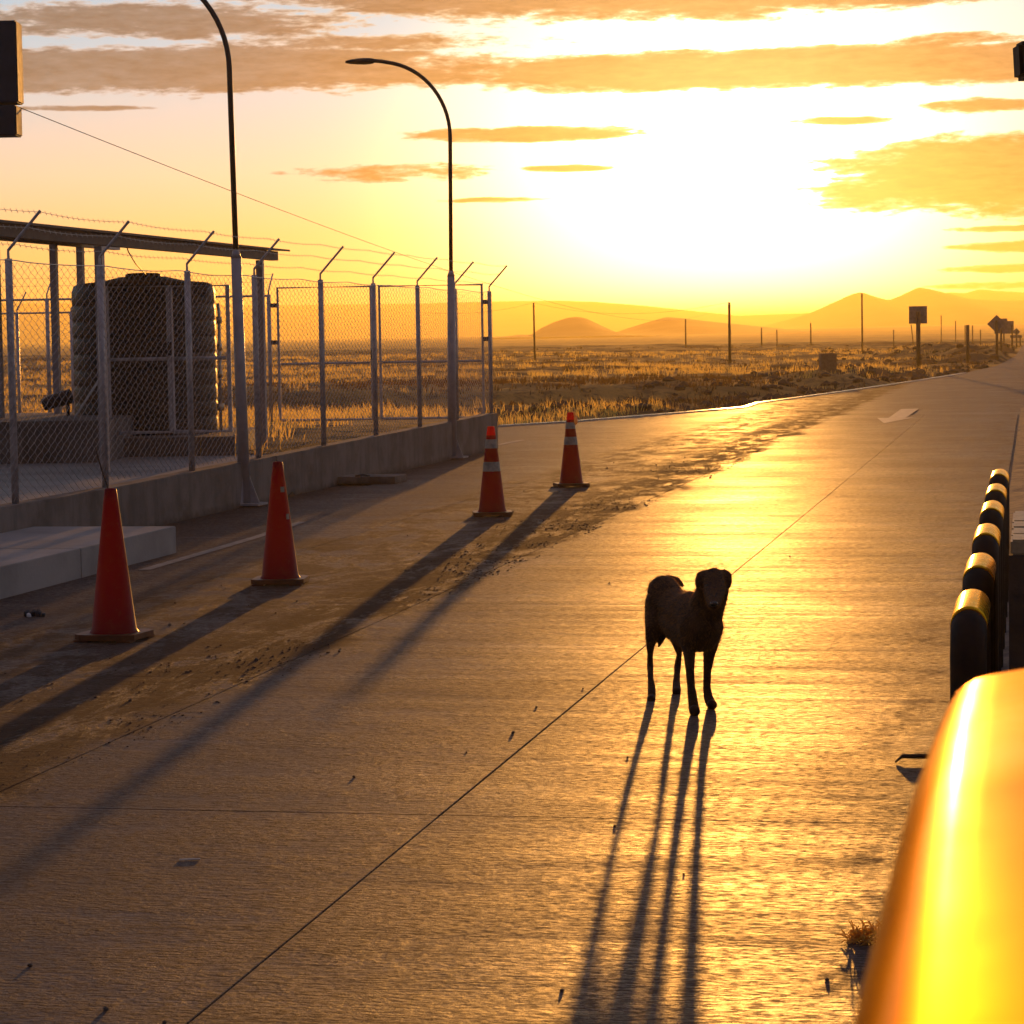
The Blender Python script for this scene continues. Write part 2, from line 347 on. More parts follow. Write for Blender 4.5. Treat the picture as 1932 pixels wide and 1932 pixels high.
def translucent(name, col, tr, k, rough=0.5, vary=None):
    m = bpy.data.materials.new(name); m.use_nodes = True; n = m.node_tree; b = NB(n); p = n.nodes['Principled BSDF']
    oi = b.n('ShaderNodeTexCoord'); nz = b.noise(oi.outputs['Object'], vary or 7.0, 4.0, 0.6)
    c_ = b.mix(b.ss(nz, 0.3, 0.7), col, tuple(c*0.7 for c in col))
    if 'cone' in name:
        f_ = b.noise(oi.outputs['Object'], 26.0, 5.0, 0.75); c_ = b.mix(b.ss(f_, 0.56, 0.66, 0, .7), c_, (.10, .045, .03))
        g_ = b.noise(oi.outputs['Object'], 5.0, 6.0, 0.8); c_ = b.mix(b.ss(g_, 0.52, 0.7, 0, .6), c_, (.14, .05, .03))
    b.put(p.inputs['Base Color'], c_); p.inputs['Roughness'].default_value = rough
    t = b.n('ShaderNodeBsdfTranslucent'); t.inputs[0].default_value = (*tr, 1)
    mx = b.n('ShaderNodeMixShader'); mx.inputs[0].default_value = k
    n.links.new(p.outputs[0], mx.inputs[1]); n.links.new(t.outputs[0], mx.inputs[2]); n.links.new(mx.outputs[0], n.nodes['Material Output'].inputs[0])
    return m
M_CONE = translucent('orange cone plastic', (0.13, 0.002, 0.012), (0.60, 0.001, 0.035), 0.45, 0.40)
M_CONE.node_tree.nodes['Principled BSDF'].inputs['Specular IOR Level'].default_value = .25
M_CONET = translucent('cone tip plastic', (0.6, 0.02, 0.015), (1.0, 0.01, 0.03), 0.7, 0.4)  # brighter copy of the cone plastic: sun glow put into the colour
M_COLLAR = mat('worn reflective collar', (0.50, 0.42, 0.33), 0.5, nscale=18, namt=0.4)
M_CBASE = mat('cone foot rubber', (0.17, 0.05, 0.015), 0.45, nscale=9, namt=0.4)
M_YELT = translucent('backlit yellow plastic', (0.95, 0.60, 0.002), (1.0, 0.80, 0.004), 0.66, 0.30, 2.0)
M_YELT.node_tree.nodes['Principled BSDF'].inputs['Specular IOR Level'].default_value = .30
M_GRASS = translucent("dry grass", (0.62, 0.38, 0.11), (1.0, 0.70, 0.18), 0.66, 0.6, 0.8)
M_SHRUB = translucent('dry scrub', (0.12, 0.075, 0.03), (0.2, 0.11, 0.03), 0.3, 0.7, 0.8)

# ------------------------------------------------------------------ the road frame: s along the road, t to its right
RA = math.atan(984/F)
rd = Vector((math.sin(RA), math.cos(RA), 0)); rx = Vector((math.cos(RA), -math.sin(RA), 0))
def R2(t, s, z=0.0): return rx*t + rd*s + Vector((0, 0, z))
def toTS(p): return (p.dot(rx), p.dot(rd))

# field terrain: a polar grid that runs from under the road out to the far plain
edge_px = [(938, 803), (1070, 795), (1270, 779), (1400, 768), (1424, 760), (1581, 739), (1726, 718), (1818, 703.5), (1880, 690), (1915, 672), (1938, 640)]
edge_pts = [G(*q) for q in edge_px]
EY = np.array([p.y for p in edge_pts]); EX = np.array([p.x for p in edge_pts])
def edge_x(Y): return np.interp(Y, EY, EX, left=EX[0]-2.0)
def vnoise(x, y, sc_):
    out = np.zeros_like(x); amp = 1.0; fr = 1.0/sc_
    for o in range(4):
        xi = np.floor(x*fr).astype(np.int64); yi = np.floor(y*fr).astype(np.int64); xf = x*fr-xi; yf = y*fr-yi
        xf = xf*xf*(3-2*xf); yf = yf*yf*(3-2*yf)
        def h(a, b):
            k = (a*374761393 + b*668265263 + o*1274126177) & 0x7fffffff
            k = ((k ^ (k >> 13))*1274126177) & 0x7fffffff
            return ((k ^ (k >> 16)) & 0xffff)/65535.0
        v = (h(xi, yi)*(1-xf)+h(xi+1, yi)*xf)*(1-yf) + (h(xi, yi+1)*(1-xf)+h(xi+1, yi+1)*xf)*yf
        out += (v-0.5)*amp; amp *= 0.5; fr *= 2.05
    return out
def sstep(v, a, b):
    t = np.clip((v-a)/(b-a), 0, 1); return t*t*(3-2*t)
def mound(x, y, c, rx_, ry_, h):
    return h*np.exp(-(((x-c.x)/rx_)**2 + ((y-c.y)/ry_)**2)**1.3)
mounds = [(G(1572, 722), 1.9, 5.0, .42), (G(1500, 712), 2.2, 7.0, .22), (G(1640, 705), 1.5, 9.0, .28), (G(1735, 700), .9, 3, .14), (G(1800, 672), 2.2, 14, .50), (G(1850, 680), 1.6, 10, .40),
          (G(1880, 676), 1.2, 12, .42), (G(1765, 662), 3.0, 16, .42), (G(1700, 672), 2.2, 12, .3), (G(1900, 664), 1.5, 16, .5)]
def wall_x(y): return TWc*math.cos(RA) + (y+TWc*math.sin(RA))/math.cos(RA)*math.sin(RA)
TWc = toTS(G(940, 845))[0]
def height(x, y):
    d = edge_x(y) - x                                    # metres to the left of the paving edge
    inside = sstep(d, 0.0, 1.6)*sstep(y, 39.6, 41.5)
    z = -0.10 + inside*(0.02 + vnoise(x, y, 5.0)*0.30 + vnoise(x, y, 1.3)*0.10)
    for c, a, b, h in mounds: z = z + mound(x, y, c, a, b, h)*(1+0.7*vnoise(x, y, 0.9))*sstep(d, 0.0, 0.8)
    # cut bank behind the apron, with a dirt track on top
    bl = 73 + (x+0.5)*0.55
    z = z + inside*0.36*sstep(y, bl, bl+1.2)*sstep(x, -14, -9)*(1-sstep(x, 6.5, 10.5))*(1-0.75*sstep(y, bl+6, bl+30))
    z = z + 0.45*sstep(y, 270, 292)*(1-0.6*sstep(y, 300, 380)) + 0.18*vnoise(x, y, 16)*sstep(y, 120, 300)
    u = x/np.maximum(y, 1)
    z = z + sstep(y, 700, 2300)*(1.0 + 4.0*sstep(u, -0.05, 0.2))*np.clip(y/2300, 0, 1.3)
    m = sstep(np.minimum(wall_x(y), -.42)-x, .12, .3)*sstep(y, 30.9, 31.6)
    z = z*(1-m*(1-sstep(y, 40, 60))) + m*(1-sstep(y, 42, 66))*(.40 + .05*vnoise(x, y, 1.1)) 
    rgt = sstep(x - (0.198*y-0.2), 0, 1.0)
    return z*(1-rgt) + rgt*(-0.03 + vnoise(x, y, 0.8)*0.05*rgt)
def grid_obj(name, mat_, xs_of, ys, nx, umin, umax, hf):
    U = np.linspace(umin, umax, nx); Y = np.asarray(ys)
    X = U[None, :]*Y[:, None]; YY = np.repeat(Y[:, None], nx, 1); Z = hf(X, YY)
    V = np.stack([X, YY, Z], -1).reshape(-1, 3)
    i = np.arange((len(Y)-1)*(nx-1)); r = i//(nx-1); c = i % (nx-1); a = r*nx+c
    Fq = np.stack([a, a+1, a+nx+1, a+nx], 1)
    me = bpy.data.meshes.new(name); me.from_pydata(V.tolist(), [], Fq.tolist()); me.polygons.foreach_set('use_smooth', [True]*len(Fq)); me.materials.append(mat_)
    o = bpy.data.objects.new(name, me); COL.objects.link(o); return o
def field_mat():
    m = bpy.data.materials.new('dry field'); m.use_nodes = True; b = NB(m.node_tree); p = m.node_tree.nodes['Principled BSDF']
    t = b.n('ShaderNodeTexCoord'); s = b.n('ShaderNodeSeparateXYZ'); m.node_tree.links.new(t.outputs['Object'], s.inputs[0]); x, y, z = s.outputs; v = t.outputs['Object']
    rows = b.noise(b.xyz(b.m('MULTIPLY', x, 0.035), b.m('MULTIPLY', y, 0.085)), 1.0, 5.0, 0.6)
    c = b.mix(b.ss(rows, 0.44, 0.56), (0.10, 0.060, 0.034), (0.52, 0.31, 0.10))
    fine = b.noise(v, 1.6, 6.0, 0.7)
    c = b.mix(b.ss(fine, 0.45, 0.62, 0.0, 0.7), c, (0.11, 0.075, 0.05))
    c = b.mix(b.ss(y, 280, 420), c, b.mix(b.ss(b.noise(b.xyz(b.m('MULTIPLY', x, 0.002), b.m('MULTIPLY', y, 0.012)), 1.0, 4.0, 0.6), 0.4, 0.62), (0.60, 0.35, 0.10), (0.44, 0.25, 0.08)))  # far plain brighter and more orange: warm evening glow put into its colour
    b.put(p.inputs['Base Color'], c); p.inputs['Roughness'].default_value = 0.95; p.inputs['Specular IOR Level'].default_value = 0.15
    bn = b.n('ShaderNodeBump'); bn.inputs['Distance'].default_value = 0.15; b.put(bn.inputs['Height'], b.noise(v, 3.0, 6.0, 0.7)); m.node_tree.links.new(bn.outputs[0], p.inputs['Normal'])
    return m
M_FIELD = field_mat()
ys = np.concatenate([np.linspace(-30, 30, 16), np.geomspace(32, 330, 300), np.geomspace(345, 9000, 60)])
def field_h(x, y): return height(x, y)
def wide_grid(name, mat_, ys, hf):
    # fine columns inside the view, coarse outside
    U = np.concatenate([np.linspace(-1.5, -0.30, 14)[:-1], np.linspace(-0.30, 0.30, 260), np.linspace(0.30, 1.5, 14)[1:]])
    Y = np.asarray(ys); S = np.maximum(np.abs(Y), 34.0)
    X = U[None, :]*S[:, None]; YY = np.repeat(Y[:, None], len(U), 1); Z = hf(X, YY); nx = len(U)
    V = np.stack([X, YY, Z], -1).reshape(-1, 3)
    i = np.arange((len(Y)-1)*(nx-1)); a = (i//(nx-1))*nx + i % (nx-1)
    Fq = np.stack([a, a+1, a+nx+1, a+nx], 1)
    me = bpy.data.meshes.new(name); me.from_pydata(V.tolist(), [], Fq.tolist()); me.polygons.foreach_set('use_smooth', [True]*len(Fq)); me.materials.append(mat_)
    o = bpy.data.objects.new(name, me); COL.objects.link(o); return o
fo = wide_grid('ground', M_FIELD, ys, field_h); tag(fo, 'dry grassy plain running out to the hills', None, None, 'structure')

# hills: heightfields at their real distances
def hills(name, ydist, prof, depth, matc, label, rough=0.06):
    """prof: (photo x, photo y of the ridge) -> ridge height at distance ydist"""
    px = np.array([q[0] for q in prof]); pyv = np.array([q[1] for q in prof])
    X = (np.arange(px[0], px[-1]+1, 4.0)); crest = np.interp(X, px, pyv)
    k = np.array([1, 3, 4, 3, 1])/12.0
    cs = np.convolve(np.pad(crest, 2, 'edge'), k, 'valid')
    hh = H + (hy(X) - cs)*ydist/F
    ts = np.linspace(-1, 1, 25); wx = (X-966)/F*ydist
    V = []; nx = len(X)
    for t in ts:
        prof_h = (1-abs(t))**1.25
        yy = ydist + t*depth
        xx = wx + 0.0*wx
        base = 1.0
        nz = vnoise(xx+t*depth, xx*0+yy, depth*0.35)*rough*hh*(1-abs(t))*(abs(t) > 0.02)
        zz = base + (hh-base)*prof_h + nz*4*abs(t)
        V += [(a, b_, c) for a, b_, c in zip(xx, np.full(nx, yy), zz)]
    i = np.arange((len(ts)-1)*(nx-1)); a = (i//(nx-1))*nx + i % (nx-1)
    Fq = np.stack([a, a+1, a+nx+1, a+nx], 1)
    me = bpy.data.meshes.new(name); me.from_pydata(V, [], Fq.tolist()); me.polygons.foreach_set('use_smooth', [True]*len(Fq)); me.materials.append(matc)
    o = bpy.data.objects.new(name, me); COL.objects.link(o); tag(o, label, None, None, 'structure'); return o
M_HILL = mat('hill earth', (0.20, 0.13, 0.075), 0.95, nscale=0.01, namt=0.3, spec=0.1)
hills('hill', 1500, [(930, 637), (965, 634), (985, 631), (1008, 632), (1022, 621), (1050, 608), (1075, 600), (1092, 597.5), (1110, 600), (1135, 612), (1168, 627), (1180, 631), (1200, 634)], 240, M_HILL, 'dark rounded hill left of the sunset glare')
hills('hill', 1750, [(1140, 634), (1168, 627), (1190, 619), (1230, 607), (1262, 598), (1290, 600), (1330, 605), (1400, 612), (1500, 622), (1560, 628)], 300, M_HILL, 'low hill under the sunset glare')
hills('mountains', 3500, [(1400, 626), (1480, 606), (1530, 592), (1580, 570), (1610, 556), (1630, 551), (1655, 560), (1680, 567), (1700, 560), (1725, 548), (1738, 542), (1760, 546), (1800, 556), (1830, 564), (1900, 568), (1990, 566), (2200, 580)], 700, M_HILL, 'hazy mountains at the right of the horizon', .12)
hills('distant_ridge', 5000, [(-300, 574), (0, 572), (300, 574), (530, 576), (800, 573), (940, 569), (1060, 567.5), (1130, 570), (1220, 577), (1400, 596), (1600, 588), (1760, 556), (1800, 552), (1825, 554), (1852, 545.5), (1880, 549), (1932, 552), (2200, 560)], 1400, M_HILL, 'long faint ridge along the horizon', 0.03)

# ------------------------------------------------------------------ road
road = empty('road', (0, 0, 0), kind='structure', label='brushed concrete toll road with joints and tyre dirt'); road.rotation_euler = (0, 0, -RA)
ts_edge = [toTS(p) for p in edge_pts]
def road_obj(name, mb, m): return mb.build(name, m, road, local=True)
b = MB()
Z0 = -0.016
# base sheet: near rectangle, apron, far road
s_far = toTS(Vector((0.198*600, 600, 0)))[1]
poly = [(-16.0, -8.0), (1.5, -8.0), (1.5, 4.0), (-.27, 4.0), (-.27, 40), (-.1, 60), (4.5, 75), (4.5, s_far), (-3, s_far)]
poly += [(t, s) for t, s in reversed(ts_edge) if s < s_far-50] + [(ts_edge[0][0]-1.5, ts_edge[0][1]-.3), (-16.0, ts_edge[0][1]-.3)]
b.add([(t, s, Z0) for t, s in poly], [tuple(range(len(poly)))])
rsheet = road_obj('road_base', b, M_ROAD)
# cast slabs, each an object, 9 mm joints between
ts_lines = [-7.98, -6.12, -4.17*math.cos(RA), -2.24*math.cos(RA), -0.285]
s0 = toTS(G(1100, 1543))[1]; pitch_s = 3.85
def slab(t0, t1, sA, sB):
    g = 0.0024; bb = MB()
    j = lambda: random.uniform(-.0012, .0012)
    a, b_, c, d = t0+g+j(), t1-g+j(), sA+g+j(), sB-g+j()
    z1 = random.uniform(-.0003, .0003); cv = .003
    bot = [(a, c, Z0+.001), (b_, c, Z0+.001), (b_, d, Z0+.001), (a, d, Z0+.001)]; m1 = [(a, c, z1-.0018), (b_, c, z1-.0018), (b_, d, z1-.0018), (a, d, z1-.0018)]
    top = [(a+cv, c+cv, z1), (b_-cv, c+cv, z1), (b_-cv, d-cv, z1), (a+cv, d-cv, z1)]
    bb.add(bot+m1+top, [(0, 1, 5, 4), (1, 2, 6, 5), (2, 3, 7, 6), (3, 0, 4, 7), (4, 5, 9, 8), (5, 6, 10, 9), (6, 7, 11, 10), (7, 4, 8, 11), (8, 9, 10, 11)])
    road_obj('slab', bb, M_ROAD)
s_end_left = ts_edge[0][1]-0.4
for i in range(len(ts_lines)-1):
    for k in range(-2, 13):
        sA = s0 + (k-0)*pitch_s; sB = sA + pitch_s
        if i < 1 and sB > s_end_left: continue
        if sA > 52: continue
        slab(ts_lines[i], ts_lines[i+1], sA, sB)
# joint filler under the gaps is the road base; the white edge line along the apron
b = MB()
def line_strip(b, pts, wd_, z=Z0+.004):
    for (p, q) in zip(pts[:-1], pts[1:]):
        p = Vector(p); q = Vector(q); d = (q-p).normalized(); n = Vector((-d.y, d.x))*wd_/2
        b.add([(*(p-n), z), (*(p+n), z), (*(q+n), z), (*(q-n), z)], [(0, 3, 2, 1)])
for seg in range(0, 7):
    p, q = Vector(ts_edge[seg]), Vector(ts_edge[seg+1]); d = (q-p).normalized(); n = Vector((-d.y, d.x))*.05; off = Vector((.06, 0)); q = q - d*.01
    L4 = [p-n+off, p+n+off, q+n+off, q-n+off]
    b.hexa([(v.x, v.y, -.2) for v in L4][::-1], [(v.x, v.y, .012) for v in L4][::-1])
tag(b.build('edge_kerb', M_KERB, road, local=True), 'pale painted kerb edging the apron')
b = MB()
p, q = toTS(G(272, 1076)), toTS(G(480, 1015)); line_strip(b, [p, q], 0.10, 0.0045)
p, q = toTS(G(480, 1015)), toTS(G(570, 985)); line_strip(b, [p, q], 0.09, 0.0045)
p, q = toTS(G(938, 838)), toTS(G(985, 829)); line_strip(b, [p, q], 0.10, Z0+.005)
b.build('lane_line', M_FADED, road, local=True)
b = MB()                                     # faded direction arrow
ar = [toTS(G(*q)) for q in [(1700, 772), (1734, 771), (1710, 788), (1676, 789)]]
b.add([(t, s, 0.0045) for t, s in ar], [(0, 3, 2, 1)])
ar = [toTS(G(*q)) for q in [(1655, 789), (1726, 788), (1668, 799)]]
b.add([(t, s, 0.0045) for t, s in ar], [(0, 2, 1)])
b.build('arrow_marking', M_FADED, road, local=True)
# earth shoulder right of the road
b = MB()
NX, NS = 18, 150
vs = []
for i in range(NS):
    s = 10 + i*0.34
    for j in range(NX):
        t = -.275 + j*0.16; e = min(1, j/2.0)
        vs.append((t, s, -0.02 + e*(0.035 + noise.noise((t*2.1, s*1.7, 0))*0.05 + noise.noise((t*7, s*6, 3))*0.022)))
b.add(vs, [(i*NX+j, i*NX+j+1, (i+1)*NX+j+1, (i+1)*NX+j) for i in range(NS-1) for j in range(NX-1)], True)
so_ = b.build('earth_shoulder', mat('shoulder earth', (0.22, 0.15, 0.10), 0.9, nscale=5, namt=0.5, bump=0.012, bscale=16), road, local=True)

# ------------------------------------------------------------------ compound: wall, platform, floor
TW = -8.0*1.0                                  # wall face, t in the road frame
def tw_of(px, py): return toTS(G(px, py))
wA = tw_of(940, 845); TW = wA[0]; sW1 = wA[1]; sW0 = 12.0
sA_ = 22.5; 
def wall_h(s): return 0.43 + (0.565-0.43)*(s-22.0)/(sW1-22.0) if s > 22 else 0.43
wl = empty('concrete_wall', R2(TW, sW0), 'low grey concrete wall under the chain link fence', 'wall')
segs = [sW0, 17.5, 23.4, 28.9, sW1]
for i in range(4):
    a, c = segs[i]+(.003 if i else 0), segs[i+1]-.003
    bb = MB(); lo = -0.05; 
    bb.hexa([R2(TW, a, lo), R2(TW, c, lo), R2(TW-.2, c, lo), R2(TW-.2, a, lo)][::-1], [R2(TW, a, wall_h(a)), R2(TW, c, wall_h(c)), R2(TW-.2, c, wall_h(c)), R2(TW-.2, a, wall_h(a))][::-1])
    bb.build('wall_panel', M_CONC, wl, bevel=0.008)
bb = MB(); lo = -.05; a, c = sW1-.2, sW1
bb.hexa([R2(TW-.205, a, lo), R2(TW-8.5, a, lo), R2(TW-8.5, c, lo), R2(TW-.205, c, lo)], [R2(TW-.205, a, .40), R2(TW-8.5, a, .40), R2(TW-8.5, c, .40), R2(TW-.205, c, .40)])
bb.build('end_wall', M_CONC, wl)
bb = MB(); ZF = 0.43
bb.add([R2(TW-.2, sW0, ZF-.02), R2(TW-.2, 31.5, ZF-.02), R2(TW-14, 31.5, ZF-.02), R2(TW-14, sW0, ZF-.02)], [(0, 1, 2, 3)])
fl = bb.build('compound_floor', M_FLOOR); tag(fl, 'pale concrete floor inside the fenced compound', None, None, 'structure')
pf = empty('platform', R2(TW, 15), kind='structure', label='raised concrete platform in front of the wall')
c0 = toTS(G(333, 1043)); hp = 0.228
for a, c in ((8.0, 13.9), (13.91, c0[1]-2.3), (c0[1]-2.29, c0[1])):
    bb = MB(); bb.hexa([R2(c0[0], a, -.03), R2(c0[0], c, -.03), R2(TW+.003, c, -.03), R2(TW+.003, a, -.03)][::-1], [R2(c0[0], a, hp), R2(c0[0], c, hp), R2(TW+.003, c, hp), R2(TW+.003, a, hp)][::-1])
    bb.build('slab', M_FLOOR, pf, bevel=0.006)
# plinth inside the compound and tank base
def xyblk(name, px0, px1, Y0, Y1, z0, z1, m, parent=None):
    x0 = (px0-966)/F*Y0; x1 = (px1-966)/F*Y0; bb = MB()
    bb.box(((x0+x1)/2, (Y0+Y1)/2, (z0+z1)/2), (abs(x1-x0), Y1-Y0, z1-z0)); return bb.build(name, m, parent, bevel=0.01)
pl = xyblk('plinth', -120, 206, 30.6, 34.5, 0.38, 0.90, M_CONC); tag(pl, 'grey concrete plinth in the compound left of the black tank', 'plinth')
pl = xyblk('plinth', 208, 445, 31.9, 35.2, 0.38, 0.64, M_CONC); tag(pl, 'low concrete base under the black water tank', 'plinth')

# ------------------------------------------------------------------ fence
TP = TW - 0.10
post_px = [28, 199, 363, 489, 613, 712, 795, 865, 930]
def s_at(px, t):                                # where a line t = const crosses a vertical line of sight
    k = (px-966)/F
    p = rx*t; d = rd                            # x = k*y
    s = (k*p.y - p.x)/(d.x - k*d.y); return s
post_s = [s_at(x, TP) for x in post_px]
post_s = [post_s[0]-2*(post_s[1]-post_s[0]), post_s[0]-(post_s[1]-post_s[0])] + post_s
ZT = 2.53
fence = empty('chain_link_fence', R2(TP, post_s[0]), 'long galvanised chain link fence with barbed wire on the low wall', 'fence')
def arm_pts(base, sc_=1.0): return [base, base+Vector((0, 0, .07*sc_)), base + rx*.30*sc_ + Vector((0, 0, .40*sc_))]
def make_post(par, base, zt, arm=True, r=.032, armdir=None):
    o = MB().tube([base, Vector((base.x, base.y, zt))], r, 10).build('post', M_GALV, par)
    if arm:
        a = arm_pts(Vector((base.x, base.y, zt))); MB().tube(a, .013, 6, smooth=False).build('barbed_wire_arm', M_GALV, o)
    return o
for i, s in enumerate(post_s):
    make_post(fence, R2(TP, s, wall_h(s)-.02), ZT)
def chain_panel(p0, p1, za0, za1, zb, par, pitch=.078, q=.040, wr=.0024, name='mesh_panel', sag=0.0):
    d = (p1-p0); Ln = d.length; d.normalize(); nrm = Vector((d.y, -d.x, 0)); bb = MB()
    nw = int(Ln/pitch); nv = int((zb-max(za0, za1))/q)
    V = []; Fc = []
    for i in range(nw+1):
        u = i*Ln/nw
        for j in range(nv+2):
            z = zb - j*q; zlo = za0+(za1-za0)*u/Ln
            if z < zlo-0.01: break
            uu = min(max(u + (pitch/2 if (j+i) % 2 else -pitch/2), 0), Ln)
            off = (0.004 if j % 2 else -0.004) + 0.012*math.sin(u*1.7)*math.sin(z*2.3)
            c = p0 + d*uu + nrm*off
            base = len(V)
            for k in range(3):
                th = k*2.0944; V.append((c.x+d.x*math.cos(th)*wr, c.y+d.y*math.cos(th)*wr+nrm.y*math.sin(th)*wr*0, z+math.sin(th)*wr)) if False else V.append((c.x+(d.x*math.cos(th)+nrm.x*math.sin(th))*wr, c.y+(d.y*math.cos(th)+nrm.y*math.sin(th))*wr, z))
            if j > 0:
                for k in range(3): Fc.append((base-3+k, base-3+(k+1) % 3, base+(k+1) % 3, base+k))
    off = wloc(par); me = bpy.data.meshes.new(name); me.from_pydata([(v[0]-off.x, v[1]-off.y, v[2]-off.z) for v in V], [], Fc); me.materials.append(M_WIRE)
    o = bpy.data.objects.new(name, me); COL.objects.link(o); o.parent = par; return o
for a, c in zip(post_s[:-1], post_s[1:]):
    chain_panel(R2(TP+.035, a), R2(TP+.035, c), wall_h(a)+.03, wall_h(c)+.03, ZT-.03, fence)
def wavy(p0, p1, r, par, name, n=60, amp=.01, m=M_WIRE, barbs=False, sag=0.02):
    pts = []; bb = MB(); d = p1-p0
    bays = max(1, round(d.length/2.2))
    for i in range(n+1):
        u = i/n; f = (u*bays) % 1.0
        pts.append(p0 + d*u + Vector((0, 0, -sag*4*f*(1-f) + amp*noise.noise((u*17, 1.3, r*999)))))
    bb.tube(pts, r, 4)
    if barbs:
        k = int(d.length/.13)
        for i in range(k):
            u = (i+.5)/k; x = u*n; i0 = min(int(x), n-1); c = pts[i0].lerp(pts[i0+1], x-i0)
            bb.tube([c+Vector((.008, -.012, -.018)), c+Vector((-.008, .012, .018))], .0016, 3, False)
            bb.tube([c+Vector((.008, .012, -.016)), c+Vector((-.006, -.012, .016))], .0016, 3, False)
    return bb.build(name, m, par)
wavy(R2(TP+.03, post_s[0], ZT-.01), R2(TP+.03, post_s[-1], ZT-.01), .006, fence, 'tension_wire', 120, .012)
for k in (.16, .58, .97):
    wavy(R2(TP+.30*k, post_s[0], ZT+.07+.33*k), R2(TP+.30*k, post_s[-1], ZT+.07+.33*k), .0027, fence, 'barbed_wire', 160, .008, barbs=True)

# far side of the compound: transverse double gate with frames
YG = W(932, 535, 1).y*0 + R2(TP, post_s[-1]).y
cg = R2(TP, post_s[-1])
def gx(px): return (px-966)/F*YG
def leaf(px0, px1, Y, z0, zm, z1, label, bars=(), r=.026, par=None, latch=False, hinge=None):
    x0, x1 = (px0-966)/F*Y, (px1-966)/F*Y
    g = empty('fence_gate', (x0, Y, z0), label, 'gate')
    fr = MB()
    fr.tube([(x0, Y, z0), (x0, Y, z1), (x1, Y, z1), (x1, Y, z0), (x0, Y, z0)], r, 8, smooth=False); fr.build('gate_frame', M_GALV, g)
    MB().tube([(x0+r, Y, zm), (x1-r, Y, zm)], r*.8, 8).build('mid_rail', M_GALV, g)
    chain_panel(Vector((x0, Y+.01, 0)), Vector((x1, Y+.01, 0)), z0+.02, z0+.02, z1-.02, g, pitch=.085)
    if latch: MB().box((x1+.01 if latch > 0 else x0, Y-.04, zm+.12), (.05, .05, .16)).build('latch', M_DARK, g)
    if hinge:
        for zz in (z1-.28, zm+.35): MB().box(((x0+x1)/2+hinge*(abs(x1-x0)/2+.06), Y, zz), (.12, .04, .07)).build('hinge', M_DARK, g)
    return g
zg1 = H + (hy(700)-541)*YG/F; zgm = H - (684-hy(700))*YG/F
leaf(532, 707, YG, .50, zgm, zg1, 'left leaf of the double mesh gate at the far end of the compound', latch=1, hinge=-1)
leaf(723, 916, YG, .50, zgm, zg1, 'right leaf of the double mesh gate beside the corner post', hinge=1)
back = empty('chain_link_fence', (gx(515), YG, .5), 'far chain link fence seen behind the black tank', 'fence')
for px in (515, 300, 98, -110):
    base = Vector((gx(px), YG, .48)); o = MB().tube([base, Vector((base.x, base.y, ZT))], .032, 10).build('post', M_GALV, back)
    a = Vector((base.x, base.y, ZT)); MB().tube([a, a+Vector((0, 0, .06)), a+Vector((.05, .28, .34))], .013, 6).build('barbed_wire_arm', M_GALV, o)
for a, c in ((-110, 98), (98, 300), (300, 515)): chain_panel(Vector((gx(a), YG+.03, 0)), Vector((gx(c), YG+.03, 0)), .52, .52, ZT-.02, back)
MB().tube([(gx(-110), YG, ZT-.02), (gx(515), YG, ZT-.02)], .018, 6).build('top_rail', M_GALV, back)
for k in (.5, .95): MB().tube([(gx(-110)+.05*k, YG+.28*k, ZT+.06+.28*k), (gx(515)+.05*k, YG+.28*k, ZT+.06+.28*k)], .0028, 4).build('barbed_wire', M_WIRE, back)
# a second fence line further off, left edge
Y2 = 46.0
f2 = empty('chain_link_fence', ((41-966)/F*Y2, Y2, 0), 'distant chain link fence low at the left edge behind the tank', 'fence')
def g2(px): return (px-966)/F*Y2
zt2 = H+(649-590)*Y2/F
for px in (-60, 41, 143):
    o = MB().tube([(g2(px), Y2, -.1), (g2(px), Y2, zt2)], .03, 8).build('post', M_GALV, f2)
    MB().tube([(g2(px), Y2, zt2), (g2(px), Y2, zt2+.05), (g2(px)+.1, Y2, zt2+.22), (g2(px)+.17, Y2, zt2+.36)], .013, 6).build('barbed_wire_arm', M_GALV, o)
for a, c in ((-60, 41), (41, 143)): chain_panel(Vector((g2(a), Y2+.03, 0)), Vector((g2(c), Y2+.03, 0)), .0, .0, zt2-.02, f2)
MB().tube([(g2(-60), Y2, zt2-.01), (g2(143), Y2, zt2-.01)], .016, 6).build('top_rail', M_GALV, f2)
# inner gate in front of the tank
YI = 31.5
zi1 = H+(645-541)*YI/F; zim = H-(677-645)*YI/F; zi0 = H-(815-645)*YI/F
leaf(210, 326, YI, zi0, zim, zi1, 'left inner mesh gate leaf in front of the black tank', latch=1, r=.03)
leaf(330, 438, YI, zi0, zim, zi1, 'right inner mesh gate leaf in front of the black tank', r=.03)
br = MB().tube([W(222, 745, YI+.3) if False else W(219, 745, 31.2), W(218+2, 745, 31.2)], .01, 4)
br = MB().tube([W(192, 700+8, 31.0), W(143, 785, 30.5)], .014, 6).build('brace_rod', M_GALV); tag(br, 'thin slanting metal brace leaning on the plinth left of the tank', 'rod')

